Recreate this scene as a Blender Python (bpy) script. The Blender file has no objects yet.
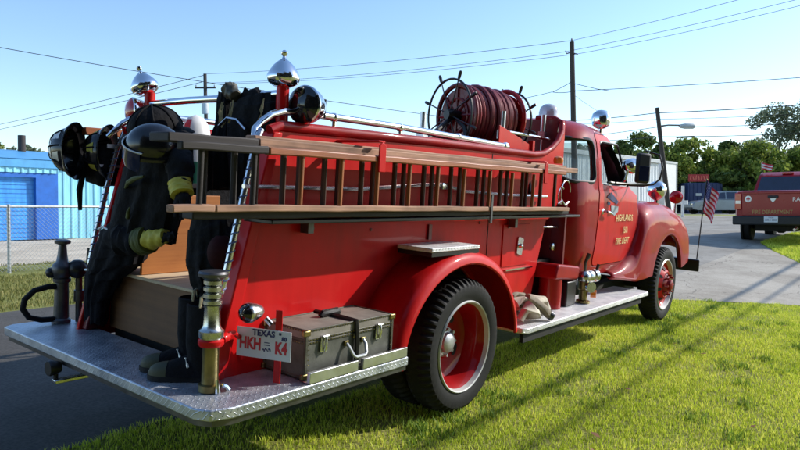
import bpy, bmesh, math, random
import numpy as np
from mathutils import Vector, Matrix, Euler
R=math.radians; PI=math.pi
random.seed(7); rng=np.random.default_rng(7)
sc=bpy.context.scene; COL=sc.collection
PHI=R(4.02)
TRUCK=Matrix.Rotation(PHI,4,'X')            # the engine leans with the sloping verge
ORG={}                                       # origin (in build coordinates) of every top-level thing

# ------------------------------------------------------------------ materials
def nt(name):
    m=bpy.data.materials.new(name); m.use_nodes=True
    n=m.node_tree; return m,n,n.nodes['Principled BSDF']
def N(n,t,**k):
    x=n.nodes.new(t)
    for a,b in k.items(): setattr(x,a,b)
    return x
def mth(n,op,a,b=None,c=None):
    x=n.nodes.new('ShaderNodeMath'); x.operation=op
    for i,s in enumerate((a,b,c)):
        if s is None: continue
        if isinstance(s,(int,float)): x.inputs[i].default_value=s
        else: n.links.new(s,x.inputs[i])
    return x.outputs[0]
def c4(c): return (c[0],c[1],c[2],1)
def ramp(n,fac,stops):
    r=N(n,'ShaderNodeValToRGB'); e=r.color_ramp.elements
    while len(e)<len(stops): e.new(.5)
    for i,(p,c) in enumerate(stops): e[i].position=p; e[i].color=c4(c)
    n.links.new(fac,r.inputs[0]); return r.outputs[0]
def noise(n,scale,detail=4,coord='Object',stretch=None,rough=.6):
    tc=N(n,'ShaderNodeTexCoord'); t=N(n,'ShaderNodeTexNoise'); t.inputs['Scale'].default_value=scale
    t.inputs['Detail'].default_value=detail; t.inputs['Roughness'].default_value=rough
    o=tc.outputs[coord]
    if stretch:
        mp=N(n,'ShaderNodeMapping'); mp.inputs['Scale'].default_value=stretch; n.links.new(o,mp.inputs[0]); o=mp.outputs[0]
    n.links.new(o,t.inputs['Vector']); return t.outputs['Fac']
def bump(n,b,h,strength=.3,dist=.01):
    k=N(n,'ShaderNodeBump'); k.inputs['Strength'].default_value=strength; k.inputs['Distance'].default_value=dist
    n.links.new(h,k.inputs['Height']); n.links.new(k.outputs[0],b.inputs['Normal'])
def mat(name,col,rough=.5,metal=0,var=.2,scale=6,bmp=0,bscale=60,coat=0,stretch=None,rvar=.1,col2=None,bdist=.004,spec=.5):
    m,n,b=nt(name)
    f=noise(n,scale,5,stretch=stretch)
    lo=col2 or [c*(1-var) for c in col]; hi=[min(1,c*(1+var)) for c in col]
    n.links.new(ramp(n,f,[(.3,lo),(.7,hi)]),b.inputs['Base Color'])
    f2=noise(n,scale*2.3,3)
    n.links.new(mth(n,'MULTIPLY_ADD',f2,2*rvar,rough-rvar),b.inputs['Roughness'])
    b.inputs['Metallic'].default_value=metal; b.inputs['Specular IOR Level'].default_value=spec
    if coat: b.inputs['Coat Weight'].default_value=coat; b.inputs['Coat Roughness'].default_value=.06
    if bmp: bump(n,b,noise(n,bscale,4,stretch=stretch),bmp,bdist)
    return m
M={}
def oldpaint():
    m,n,b=nt('aged_red_paint'); f=noise(n,1.7,6); st=noise(n,1.0,6,stretch=(9,9,1.1)); sp=noise(n,55,3)
    mix=mth(n,'ADD',mth(n,'MULTIPLY',f,.5),mth(n,'MULTIPLY',st,.5))
    col=ramp(n,mix,[(.32,(.40,.004,.005)),(.5,(.55,.005,.006)),(.68,(.62,.012,.010))])
    chip=mth(n,'GREATER_THAN',sp,.735); cm=N(n,'ShaderNodeMix'); cm.data_type='RGBA'
    n.links.new(chip,cm.inputs[0]); n.links.new(col,cm.inputs[6]); cm.inputs[7].default_value=(.12,.02,.015,1)
    n.links.new(cm.outputs[2],b.inputs['Base Color']); n.links.new(mth(n,'MULTIPLY_ADD',st,.3,.35),b.inputs['Roughness'])
    b.inputs['Specular IOR Level'].default_value=.15; b.inputs['Coat Weight'].default_value=.22; b.inputs['Coat Roughness'].default_value=.1
    bump(n,b,mth(n,'ADD',noise(n,2.6,3),mth(n,'MULTIPLY',sp,.04)),.22,.02); return m
M['red']=oldpaint()
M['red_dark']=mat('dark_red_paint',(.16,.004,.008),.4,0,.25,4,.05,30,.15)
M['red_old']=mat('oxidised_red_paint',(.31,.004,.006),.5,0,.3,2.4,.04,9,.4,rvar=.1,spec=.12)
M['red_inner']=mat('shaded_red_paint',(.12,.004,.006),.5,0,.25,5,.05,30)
M['chrome']=mat('chrome',(.82,.83,.85),.1,1,.05,9,.03,12,rvar=.05)
M['dullchrome']=mat('worn_chrome',(.68,.68,.70),.25,1,.18,14,.1,30,rvar=.1)
M['alu']=mat('aluminium',(.62,.63,.65),.38,1,.15,10,.1,60)
M['steel']=mat('dark_steel',(.12,.12,.13),.42,.8,.3,12,.15,60)
M['brass']=mat('aged_brass',(.26,.21,.09),.38,1,.3,14,.1,40)
M['nickel']=mat('nickel_plate',(.55,.56,.53),.28,1,.2,20,.12,40)
M['black']=mat('black_paint',(.012,.012,.014),.4,0,.3,8,.1,60)
M['rubber']=mat('rubber',(.011,.011,.0115),.7,0,.4,6,.2,90,rvar=.08,spec=.3)
M['fabric']=mat('black_fabric',(.0075,.0075,.009),.85,0,.4,9,.5,30,bdist=.02,spec=.2)
M['fabric_b']=mat('navy_fabric',(.0075,.008,.012),.85,0,.4,7,.5,26,bdist=.02,spec=.2)
M['olive']=mat('olive_rubber',(.05,.055,.028),.6,0,.3,10,.1,60)
M['yellow']=mat('yellow_trim',(.52,.46,.06),.6,0,.2,30,.2,120)
M['green_trim']=mat('lime_trim',(.085,.10,.025),.7,0,.3,30,.2,120)
M['reflex']=mat('reflective_tape',(.75,.75,.72),.35,.3,.1,30)
M['helmet']=mat('black_helmet_shell',(.008,.008,.010),.22,0,.3,8,.05,30,.4)
M['canvas']=mat('canvas_hose',(.52,.47,.38),.9,0,.2,14,.6,160,bdist=.006)
M['canvas_d']=mat('dirty_canvas',(.24,.20,.15),.9,0,.3,14,.6,120,bdist=.006)
M['redhose']=mat('red_rubber_hose',(.21,.022,.028),.45,0,.3,8,.1,60,.2)
M['white']=mat('white_paint',(.78,.78,.76),.45,0,.06,5,.05,40)
M['platewhite']=mat('plate_enamel',(.66,.70,.76),.35,0,.05,8)
M['gold']=mat('gold_leaf_lettering',(.85,.68,.34),.45,0,.1,30)
M['letter_white']=mat('pale_lettering',(.75,.72,.66),.5,0,.1,30)
M['letter_red']=mat('red_lettering',(.55,.02,.04),.5,0,.1,30)
M['letter_blue']=mat('navy_lettering',(.02,.03,.14),.5,0,.1,30)
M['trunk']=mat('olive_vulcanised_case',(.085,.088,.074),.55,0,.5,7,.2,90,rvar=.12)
M['trunk_top']=mat('pale_case_lid',(.22,.20,.17),.6,0,.25,9,.2,60)  # lid coloured paler than the case
M['trim']=mat('case_edge_binding',(.07,.068,.05),.5,.2,.35,24,.2,60)
M['leather']=mat('black_leather',(.014,.013,.012),.5,0,.3,20,.3,90)
M['redlens']=mat('red_lens',(.50,.004,.01),.12,0,.15,12,.05,50,.6)
M['blacklens']=mat('dark_lens',(.01,.01,.012),.08,0,.2,12,0,50,.6)
M['orange']=mat('orange_lens',(.75,.2,.02),.25,0,.15,12,0,50,.4)
M['clear']=mat('clear_dome',(.62,.62,.66),.12,.2,.25,10,.1,30,.5)
M['under']=mat('chassis_black',(.01,.01,.01),.8,0,.3,8)
M['straw']=mat('dry_rope',(.4,.34,.2),.9,0,.3,20)
M['silver_paint']=mat('silver_car_paint',(.22,.25,.27),.35,.3,.08,3,0,60,.5)
M['pickup']=mat('dark_red_car_paint',(.32,.005,.013),.3,0,.1,2,0,60,.25,spec=.3)
M['plastic']=mat('black_plastic',(.014,.014,.016),.55,0,.2,8)
M['bark']=mat('bark',(.10,.085,.07),.9,0,.35,6,.6,18,stretch=(1,1,.2),bdist=.05)
M['pole']=mat('weathered_pole_wood',(.055,.045,.038),.9,0,.35,8,.4,30,stretch=(1,1,.08))
M['wire']=mat('black_cable',(.012,.012,.014),.7,0,.2,8)
M['galv']=mat('galvanised_steel',(.48,.50,.52),.45,.7,.2,14,.1,50)
M['bluedoor']=mat('blue_door_paint',(.05,.32,.82),.45,0,.28,1.6,.05,20,stretch=(2.5,2.5,.5))
M['bluetrim']=mat('deep_blue_trim',(.012,.13,.52),.5,0,.15,4)
M['bluefascia']=mat('mid_blue_fascia',(.09,.36,.68),.45,0,.12,3)
M['cyan']=mat('pale_cyan_sheet',(.27,.66,.86),.5,0,.25,1.3,.05,20,stretch=(3,3,.35))
M['bldwhite']=mat('white_metal_siding',(.82,.84,.83),.55,0,.1,.8)
M['bldgrey']=mat('grey_metal_siding',(.5,.53,.53),.6,0,.1,.8)
M['navy']=mat('navy_container',(.03,.045,.12),.55,0,.25,1.5)
M['rim']=mat('rim_enamel',(.55,.55,.53),.42,.2,.12,10,.05,40)
M['rope']=mat('blue_grey_rope',(.10,.14,.32),.6,0,.2,30)
M['decal']=mat('faded_door_decal',(.34,.40,.46),.4,0,.3,20)
M['rust']=mat('rusty_scrap',(.10,.045,.03),.8,.2,.5,9)
def glass(name,col,alpha,rough=.03):
    m,n,b=nt(name); b.inputs['Base Color'].default_value=c4(col); b.inputs['Roughness'].default_value=rough
    tr=N(n,'ShaderNodeBsdfTransparent'); tr.inputs[0].default_value=(.86,.92,.92,1); mx=N(n,'ShaderNodeMixShader')
    f=noise(n,7,4); n.links.new(mth(n,'MULTIPLY_ADD',f,.16,alpha-.08),mx.inputs[0])
    n.links.new(tr.outputs[0],mx.inputs[1]); n.links.new(b.outputs[0],mx.inputs[2])
    n.links.new(mx.outputs[0],n.nodes['Material Output'].inputs[0]); return m
M['glass']=glass('window_glass',(.25,.32,.34),.32)
M['tint']=mat('tinted_glass',(.014,.018,.045),.08,0,.3,3,0,60,.5)
def wood(name,c1,c2,rough=.6,axis=0,sc_=1.0,coat=0):
    m,n,b=nt(name); st=[60*sc_]*3; st[axis]=1.6*sc_
    f=noise(n,1.0,6,stretch=tuple(st),rough=.7); g=noise(n,3,4)
    mix=mth(n,'MULTIPLY_ADD',g,.6,mth(n,'MULTIPLY',f,.7))
    n.links.new(ramp(n,mix,[(.35,c1),(.85,c2)]),b.inputs['Base Color']); b.inputs['Roughness'].default_value=rough
    if coat: b.inputs['Coat Weight'].default_value=coat; b.inputs['Coat Roughness'].default_value=.2
    bump(n,b,f,.35,.003); return m
M['wood_orange']=wood('varnished_ladder_wood',(.12,.028,.008),(.50,.17,.07),.45)
M['wood_grey']=wood('weathered_ladder_wood',(.045,.022,.014),(.55,.32,.21),.8)
M['wood_dark']=wood('dark_ladder_wood',(.006,.005,.005),(.032,.026,.025),.7)
M['rung']=wood('rung_wood',(.07,.018,.006),(.40,.13,.035),.5,2)
M['rung_dark']=wood('dark_rung_wood',(.02,.007,.004),(.10,.035,.016),.6,2)
M['ply']=wood('plywood',(.26,.075,.014),(.50,.19,.045),.6,0,.5)
M['ply_dark']=wood('dark_plywood',(.075,.03,.009),(.19,.085,.028),.6,1,.5)
M['ply_pale']=wood('pale_wood',(.36,.27,.16),(.62,.50,.34),.7,0,.6)
def treadplate(name,lo,hi,metal):
    m,n,b=nt(name); tc=N(n,'ShaderNodeTexCoord'); s=N(n,'ShaderNodeSeparateXYZ'); n.links.new(tc.outputs['Object'],s.inputs[0])
    k=30.0
    x=mth(n,'MULTIPLY',s.outputs[0],k); y=mth(n,'MULTIPLY',mth(n,'ADD',s.outputs[1],s.outputs[2]),k)
    u=mth(n,'ADD',x,y); v=mth(n,'SUBTRACT',x,y)
    par=mth(n,'MODULO',mth(n,'ABSOLUTE',mth(n,'ADD',mth(n,'FLOOR',u),mth(n,'FLOOR',v))),2)
    fu=mth(n,'SUBTRACT',mth(n,'FRACT',u),.5); fv=mth(n,'SUBTRACT',mth(n,'FRACT',v),.5)
    def el(a,c): return mth(n,'ADD',mth(n,'POWER',mth(n,'DIVIDE',a,.46),2),mth(n,'POWER',mth(n,'DIVIDE',c,.15),2))
    d0=el(fu,fv); d1=el(fv,fu)
    par=mth(n,'GREATER_THAN',par,.5)
    d=mth(n,'ADD',mth(n,'MULTIPLY',d0,par),mth(n,'MULTIPLY',d1,mth(n,'SUBTRACT',1,par)))
    h=mth(n,'MAXIMUM',mth(n,'SUBTRACT',1,d),0); h=mth(n,'POWER',h,.5)
    g=noise(n,9,5)
    n.links.new(ramp(n,g,[(.3,lo),(.7,hi)]),b.inputs['Base Color'])
    b.inputs['Metallic'].default_value=metal; n.links.new(mth(n,'MULTIPLY_ADD',g,.25,.28),b.inputs['Roughness'])
    bump(n,b,h,.9,.004); return m
M['tread']=treadplate('tread_plate',(.34,.38,.47),(.68,.71,.77),.68)  # blue sky reflection of the shaded tailboard tinted into the colour
M['tread_sunlit']=treadplate('sunlit_tread_plate',(.62,.63,.66),(.92,.92,.92),.2)  # paler copy with sunlight put into the colour, for running board and step
def grassmat(name,a,c,d):
    m,n,b=nt(name); f=noise(n,.9,5); f2=noise(n,14,3); geo=N(n,'ShaderNodeNewGeometry')
    mix=mth(n,'ADD',mth(n,'MULTIPLY',f,.62),mth(n,'ADD',mth(n,'MULTIPLY',geo.outputs['Random Per Island'],.42),mth(n,'MULTIPLY',f2,.12)))
    n.links.new(ramp(n,mix,[(.28,a),(.52,c),(.85,d)]),b.inputs['Base Color'])
    b.inputs['Roughness'].default_value=.6; b.inputs['Specular IOR Level'].default_value=.25
    tl=N(n,'ShaderNodeBsdfTranslucent'); n.links.new(ramp(n,mix,[(.30,a),(.55,c),(.85,d)]),tl.inputs[0])
    mx=N(n,'ShaderNodeMixShader'); mx.inputs[0].default_value=.4
    n.links.new(b.outputs[0],mx.inputs[1]); n.links.new(tl.outputs[0],mx.inputs[2]); n.links.new(mx.outputs[0],n.nodes['Material Output'].inputs[0])
    return m
M['blade']=grassmat('grass_blade',(.17,.235,.02),(.54,.67,.05),(.97,.91,.2))
def leafmat(name,a,c,d): return grassmat(name,a,c,d)
M['weed']=grassmat('weed_leaf',(.06,.11,.02),(.16,.27,.035),(.34,.44,.09))
M['dry']=grassmat('dry_grass_blade',(.09,.10,.025),(.21,.22,.055),(.42,.37,.15))
M['leaf']=leafmat('leaf_mid',(.035,.065,.014),(.16,.23,.035),(.42,.46,.09))
M['leaf_d']=leafmat('leaf_dark',(.025,.05,.016),(.10,.155,.034),(.27,.32,.08))
M['leaf_g']=leafmat('leaf_grey_green',(.08,.10,.065),(.17,.21,.13),(.32,.36,.22))
def groundmat():
    m,n,b=nt('lawn_soil'); f=noise(n,.5,6); f2=noise(n,25,5)
    mix=mth(n,'ADD',mth(n,'MULTIPLY',f,.6),mth(n,'MULTIPLY',f2,.4))
    n.links.new(ramp(n,mix,[(.3,(.13,.13,.035)),(.5,(.21,.22,.04)),(.7,(.32,.29,.10))]),b.inputs['Base Color'])
    b.inputs['Roughness'].default_value=.95; bump(n,b,f2,.8,.03); return m
M['ground']=groundmat()
def pavemat(name,a,c,scale=90,big=.35,bd=.006,cracks=True):
    m,n,b=nt(name); f=noise(n,big,6); f2=noise(n,scale,4); 
    vo=N(n,'ShaderNodeTexVoronoi'); vo.inputs['Scale'].default_value=scale*.8; tc=N(n,'ShaderNodeTexCoord'); n.links.new(tc.outputs['Object'],vo.inputs['Vector'])
    mix=mth(n,'ADD',mth(n,'MULTIPLY',f,.5),mth(n,'ADD',mth(n,'MULTIPLY',f2,.3),mth(n,'MULTIPLY',vo.outputs['Distance'],.3)))
    n.links.new(ramp(n,mix,[(.3,a),(.75,c)]),b.inputs['Base Color']); b.inputs['Roughness'].default_value=.9
    b.inputs['Specular IOR Level'].default_value=.3
    # cracks and stains
    cv=N(n,'ShaderNodeTexVoronoi'); cv.feature='DISTANCE_TO_EDGE'; cv.inputs['Scale'].default_value=.42
    wn=N(n,'ShaderNodeTexNoise'); wn.inputs['Scale'].default_value=1.6; wn.inputs['Detail'].default_value=6; n.links.new(tc.outputs['Object'],wn.inputs['Vector'])
    vm=N(n,'ShaderNodeVectorMath'); vm.operation='MULTIPLY_ADD'; n.links.new(wn.outputs['Color'],vm.inputs[0]); vm.inputs[1].default_value=(.9,.9,.9); n.links.new(tc.outputs['Object'],vm.inputs[2]); n.links.new(vm.outputs[0],cv.inputs['Vector'])
    ck=mth(n,'LESS_THAN',cv.outputs['Distance'],.0035); stn=ramp(n,noise(n,.8,6,rough=.7),[(.42,(1,1,1)),(.72,(.62,.60,.58))])
    c0=b.inputs['Base Color'].links[0].from_socket
    m1=N(n,'ShaderNodeMix'); m1.data_type='RGBA'; m1.blend_type='MULTIPLY'; m1.inputs[0].default_value=1; n.links.new(c0,m1.inputs[6]); n.links.new(stn,m1.inputs[7])
    m2=N(n,'ShaderNodeMix'); m2.data_type='RGBA'; n.links.new(mth(n,'MULTIPLY',ck,.5 if cracks else 0),m2.inputs[0]); n.links.new(m1.outputs[2],m2.inputs[6]); m2.inputs[7].default_value=(.05,.045,.035,1)
    n.links.new(m2.outputs[2],b.inputs['Base Color'])
    bump(n,b,f2,.5,bd); return m
M['asphalt']=pavemat('worn_shaded_asphalt',(.042,.04,.037),(.125,.118,.108),60)  # worn near road, darkened so the shade on it is in the colour
M['asphalt_far']=pavemat('sunlit_asphalt',(.20,.19,.165),(.40,.375,.33))  # paler copy: sunlight put into the colour of the far paving
M['concrete']=pavemat('gravelled_concrete',(.27,.245,.20),(.52,.47,.39),60)
M['gravel']=pavemat('pale_shell_gravel',(.44,.375,.28),(.78,.68,.53),30,.5,cracks=False)

# ------------------------------------------------------------------ mesh building
def frame(d):
    d=Vector(d).normalized(); a=Vector((0,0,1)) if abs(d.z)<.9 else Vector((1,0,0))
    u=d.cross(a).normalized(); return u,d.cross(u).normalized()
class MB:
    def __init__(s): s.v=[]; s.f=[]; s.mi=[]; s.cur=0
    def add(s,vs,fs):
        o=len(s.v); s.v+= [tuple(v) for v in vs]; s.f+=[tuple(i+o for i in f) for f in fs]; s.mi+=[s.cur]*len(fs); return s
    def box(s,c,d,rot=None):
        x,y,z=[a/2 for a in d]; vs=[Vector((i,j,k)) for i in(-x,x) for j in(-y,y) for k in(-z,z)]
        if rot is not None: vs=[rot@v for v in vs]
        c=Vector(c); return s.add([v+c for v in vs],[(0,1,3,2),(4,6,7,5),(0,4,5,1),(2,3,7,6),(0,2,6,4),(1,5,7,3)])
    def bb(s,a,b): return s.box([(p+q)/2 for p,q in zip(a,b)],[abs(q-p) for p,q in zip(a,b)])
    def loft(s,rings,caps=True,closed=True):
        n=len(rings[0]); vs=[v for r in rings for v in r]; fs=[]
        for i in range(len(rings)-1):
            for j in range(n if closed else n-1):
                a=i*n+j; b=i*n+(j+1)%n; fs.append((a,b,b+n,a+n))
        if caps: fs.append(tuple(range(n-1,-1,-1))); fs.append(tuple(range((len(rings)-1)*n,len(rings)*n)))
        return s.add(vs,fs)
    def tube(s,pts,r,seg=8,closed=False,caps=True):
        P=[Vector(p) for p in pts]; n=len(P); rr=r if isinstance(r,(list,tuple)) else [r]*n
        rings=[]; u=None
        for i in range(n):
            if closed: t=P[(i+1)%n]-P[i-1]
            else: t=P[min(i+1,n-1)]-P[max(i-1,0)]
            t.normalize()
            if u is None: u,_=frame(t)
            else:
                u=u-t*u.dot(t); u.normalize()
            w=t.cross(u)
            rings.append([P[i]+rr[i]*(math.cos(a)*u+math.sin(a)*w) for a in [2*PI*k/seg for k in range(seg)]])
        if closed: rings.append(rings[0]); return s.loft(rings,False)
        return s.loft(rings,caps)
    def cyl(s,a,b,r0,r1=None,seg=16): return s.tube([a,b],[r0,r0 if r1 is None else r1],seg)
    def lathe(s,prof,o,ax,seg=24,caps=True):
        o=Vector(o); ax=Vector(ax).normalized(); u,w=frame(ax)
        rings=[[o+ax*h+max(r,1e-4)*(math.cos(t)*u+math.sin(t)*w) for t in [2*PI*k/seg for k in range(seg)]] for r,h in prof]
        return s.loft(rings,caps)
    def ell(s,c,rad,seg=16,rot=None):
        c=Vector(c); rings=[]
        for i in range(1,seg//2):
            p=PI*i/(seg//2); rings.append([])
            for k in range(seg):
                v=Vector((rad[0]*math.sin(p)*math.cos(2*PI*k/seg),rad[1]*math.sin(p)*math.sin(2*PI*k/seg),-rad[2]*math.cos(p)))
                if rot is not None: v=rot@v
                rings[-1].append(c+v)
        return s.loft(rings,True)
    def prism(s,pts,pl,a,b):
        def P(p,h): return {'xz':(p[0],h,p[1]),'yz':(h,p[0],p[1]),'xy':(p[0],p[1],h)}[pl]
        return s.loft([[P(p,a) for p in pts],[P(p,b) for p in pts]])
    def grid(s,fn,nu,nv):
        vs=[fn(i/nu,j/nv) for i in range(nu+1) for j in range(nv+1)]; k=nv+1
        return s.add(vs,[(i*k+j,i*k+j+1,(i+1)*k+j+1,(i+1)*k+j) for i in range(nu) for j in range(nv)])
    def mesh(s,name,org=(0,0,0),smooth=38):
        me=bpy.data.meshes.new(name); o=Vector(org)
        me.from_pydata([tuple(Vector(v)-o) for v in s.v],[],s.f)
        bm=bmesh.new(); bm.from_mesh(me); bmesh.ops.recalc_face_normals(bm,faces=bm.faces); bm.to_mesh(me); bm.free()
        if len(me.polygons)==len(s.mi): me.polygons.foreach_set('material_index',s.mi)
        if smooth: 
            me.polygons.foreach_set('use_smooth',[True]*len(me.polygons)); me.set_sharp_from_angle(angle=R(smooth))
        me.update(); return me
def root(o):
    while o.parent: o=o.parent
    return o
def link(name,me,mats,parent=None):
    ob=bpy.data.objects.new(name,me); COL.objects.link(ob)
    for m in (mats if isinstance(mats,(list,tuple)) else [mats]): me.materials.append(M[m] if isinstance(m,str) else m)
    if parent: ob.parent=parent
    return ob
def bev(o,w,seg=2):
    if w:
        m=o.modifiers.new('Bevel','BEVEL'); m.width=w; m.segments=seg; m.limit_method='ANGLE'; m.angle_limit=R(35); m.harden_normals=False
    return o
def part(name,mb,m,parent,bevel=0,smooth=38,label=None):
    o=link(name,mb.mesh(name,ORG[root(parent).name],smooth),m,parent); bev(o,bevel)
    if label: o['label']=label
    return o
def sep(name,mb,m,parent,bevel=0,smooth=38,label=None):
    """every separate piece of a shape becomes a part of its own"""
    p=list(range(len(mb.v)))
    def find(a):
        while p[a]!=a: p[a]=p[p[a]]; a=p[a]
        return a
    for f in mb.f:
        for a in f[1:]: p[find(a)]=find(f[0])
    comps={}
    for i,f in enumerate(mb.f): comps.setdefault(find(f[0]),[]).append(f)
    C=[]
    for fs in comps.values():
        ids={i for f in fs for i in f}; lo=[min(mb.v[i][k] for i in ids)-.0015 for k in range(3)]; hi=[max(mb.v[i][k] for i in ids)+.0015 for k in range(3)]; C.append([fs,lo,hi])
    ch=True
    while ch:
        ch=False
        for i in range(len(C)):
            for j in range(i+1,len(C)):
                if all(C[i][1][k]<=C[j][2][k] and C[j][1][k]<=C[i][2][k] for k in range(3)):
                    C[i]=[C[i][0]+C[j][0],[min(a,b) for a,b in zip(C[i][1],C[j][1])],[max(a,b) for a,b in zip(C[i][2],C[j][2])]]; C.pop(j); ch=True; break
            if ch: break
    out=[]
    for fs,_,_ in C:
        q=MB(); ids=sorted({i for f in fs for i in f}); mp={a:b for b,a in enumerate(ids)}; q.add([mb.v[i] for i in ids],[tuple(mp[i] for i in f) for f in fs]); out.append(part(name,q,m,parent,bevel,smooth,label))
    return out
def tag(o,label,cat,group=None):
    o['label']=label; o['category']=cat
    if group: o['group']=group
    return o
def thing(name,label,cat,base=(0,0,0),truck=False,group=None):
    e=bpy.data.objects.new(name,None); COL.objects.link(e); e.empty_display_size=.2
    e.location=(TRUCK@Vector(base)) if truck else base
    if truck: e.rotation_euler=(PHI,0,0)
    ORG[e.name]=Vector(base); return tag(e,label,cat,group)
def solo(name,mb,m,label,cat,base=(0,0,0),truck=False,group=None,bevel=0,smooth=38):
    o=link(name,mb.mesh(name,base,smooth),m); o.location=(TRUCK@Vector(base)) if truck else base
    if truck: o.rotation_euler=(PHI,0,0)
    ORG[o.name]=Vector(base); bev(o,bevel); return tag(o,label,cat,group)
def struct(name,me,m):
    o=link(name,me,m); o['kind']='structure'; return o
def copy_tree(o,parent=None):
    c=o.copy(); COL.objects.link(c)
    if parent: c.parent=parent
    for ch in list(o.children): copy_tree(ch,c)
    return c
def boolean(a,b,op):
    oa=bpy.data.objects.new('tmp_a',a); ob=bpy.data.objects.new('tmp_b',b); COL.objects.link(oa); COL.objects.link(ob)
    md=oa.modifiers.new('b','BOOLEAN'); md.operation=op; md.object=ob; md.solver='EXACT'
    bpy.context.view_layer.update(); dg=bpy.context.evaluated_depsgraph_get()
    me=bpy.data.meshes.new_from_object(oa.evaluated_get(dg))
    bpy.data.objects.remove(oa); bpy.data.objects.remove(ob); return me
def text(s,size,ex=.002,align='CENTER',sx=1.0,bold=0):
    cu=bpy.data.curves.new('t','FONT'); cu.body=s; cu.size=size; cu.extrude=ex; cu.align_x=align; cu.align_y='CENTER'; cu.offset=bold; cu.resolution_u=3
    o=bpy.data.objects.new('t',cu); COL.objects.link(o); bpy.context.view_layer.update()
    me=bpy.data.meshes.new_from_object(o.evaluated_get(bpy.context.evaluated_depsgraph_get())); bpy.data.objects.remove(o)
    for v in me.vertices: v.co.x*=sx
    return me
def put_text(mb,s,size,o,xd,yd,ex=.002,sx=1.0,bold=0,arch=0):
    """flat lettering added to a mesh: o centre, xd reading direction, yd up"""
    me=text(s,size,ex,'CENTER',sx,bold); o=Vector(o); xd=Vector(xd).normalized(); yd=Vector(yd).normalized(); zd=xd.cross(yd)
    mb.add([o+xd*v.co.x+yd*(v.co.y-arch*v.co.x**2)+zd*v.co.z for v in me.vertices],[tuple(p.vertices) for p in me.polygons])

# ------------------------------------------------------------------ terrain
XB=[(-400,0),(8,0),(18,.32),(50,.80),(900,.9)]
YB=[(-600,-.28),(-4,-.28),(1.5,.105),(600,.105)]
def interp(B,t):
    for (a,p),(b,q) in zip(B,B[1:]):
        if t<=b: return p+(q-p)*(t-a)/(b-a)
    return B[-1][1]
def g(x,y): return interp(XB,x)+interp(YB,y)
def sheet(name,xs,ys,m,dz):
    xs=sorted(set(xs)|{b for b,_ in XB if min(xs)<b<max(xs)}); ys=sorted(set(ys)|{b for b,_ in YB if min(ys)<b<max(ys)})
    mb=MB(); k=len(ys); mb.add([(x,y,g(x,y)+dz) for x in xs for y in ys],[(i*k+j,(i+1)*k+j,(i+1)*k+j+1,i*k+j+1) for i in range(len(xs)-1) for j in range(k-1)])
    return struct(name,mb.mesh(name),m)
sheet('ground',[-300,-60,-20,-5,0,8,13,18,30,50,100,300,800],[-500,-100,-20,-4,-2,0,1.5,5,10,30,100,500],'ground',0)
sheet('road',[-120,-20,-5,0,7],[.2,1.5,4.9],'asphalt',.004)  # near stretch, its shadow painted into a darker asphalt
sheet('road_sunlit',[7,8,18,50,160],[.2,1.5,4.9],'asphalt_far',.004)  # same road farther on, painted paler as the sunlit stretch
sheet('parking_lot',[20,30,50,75],[4.9,12,40],'asphalt_far',.008)
sheet('gravel_lot',[-60,-10,0,8,18,19.5],[11.6,16,40],'gravel',.006)
sheet('grass_strip',[45.2,46.6],[4.9,12,40],'blade',.02)
# driveway apron with flared edges
def interp_l(B,t): return interp(B,t)
XL=[(-30,8.3),(-4,8.25),(-1.9,7.6),(-.7,6.55),(.2,5.5)]
XR=[(-30,12.0),(-6,12.0),(-2.5,12.3),(-1.35,13.2),(-.4,15.6),(.2,17.5)]
mb=MB(); ysd=[-30,-12,-6,-4,-3,-2.5,-1.9,-1.35,-1,-.7,-.4,-.1,.2]
def dv(u,y):
    x=interp(XL,y)+(interp(XR,y)-interp(XL,y))*u; return (x,y,g(x,y)+.008)
nx=14; vs=[dv(i/nx,y) for y in ysd for i in range(nx+1)]; k=nx+1
mb.add(vs,[(j*k+i,j*k+i+1,(j+1)*k+i+1,(j+1)*k+i) for j in range(len(ysd)-1) for i in range(nx)])
struct('driveway',mb.mesh('driveway'),'concrete')
# grass blades: one lawn nobody could count
def blades(name,pts,h0,h1,w,label,bm='blade'):
    n=len(pts); ang=rng.uniform(0,2*PI,n); hh=rng.uniform(h0,h1,n); lean=rng.uniform(.1,.9,n)*hh; la=rng.uniform(0,2*PI,n)
    dx,dy=np.cos(ang)*w,np.sin(ang)*w; lx,ly=np.cos(la)*lean,np.sin(la)*lean
    x,y,z=pts.T
    V=np.empty((n,5,3))
    V[:,0]=np.c_[x-dx,y-dy,z-.004]; V[:,1]=np.c_[x+dx,y+dy,z-.004]
    V[:,2]=np.c_[x+dx*.8+lx*.4,y+dy*.8+ly*.4,z+hh*.6]; V[:,3]=np.c_[x-dx*.8+lx*.4,y-dy*.8+ly*.4,z+hh*.6]
    V[:,4]=np.c_[x+lx,y+ly,z+hh]
    me=bpy.data.meshes.new(name); me.vertices.add(5*n); me.vertices.foreach_set('co',V.ravel())
    b=np.arange(n)*5
    loops=np.c_[b,b+1,b+2,b+3,b+3,b+2,b+4].ravel(); me.loops.add(7*n); me.loops.foreach_set('vertex_index',loops)
    me.polygons.add(2*n); st=np.c_[np.arange(n)*7,np.arange(n)*7+4].ravel(); me.polygons.foreach_set('loop_start',st)
    me.polygons.foreach_set('loop_total',np.tile([4,3],n)); me.update(calc_edges=True); me.validate()
    o=link(name,me,bm); o['kind']='stuff'; o['label']=label; o['category']='grass'; return o
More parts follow.
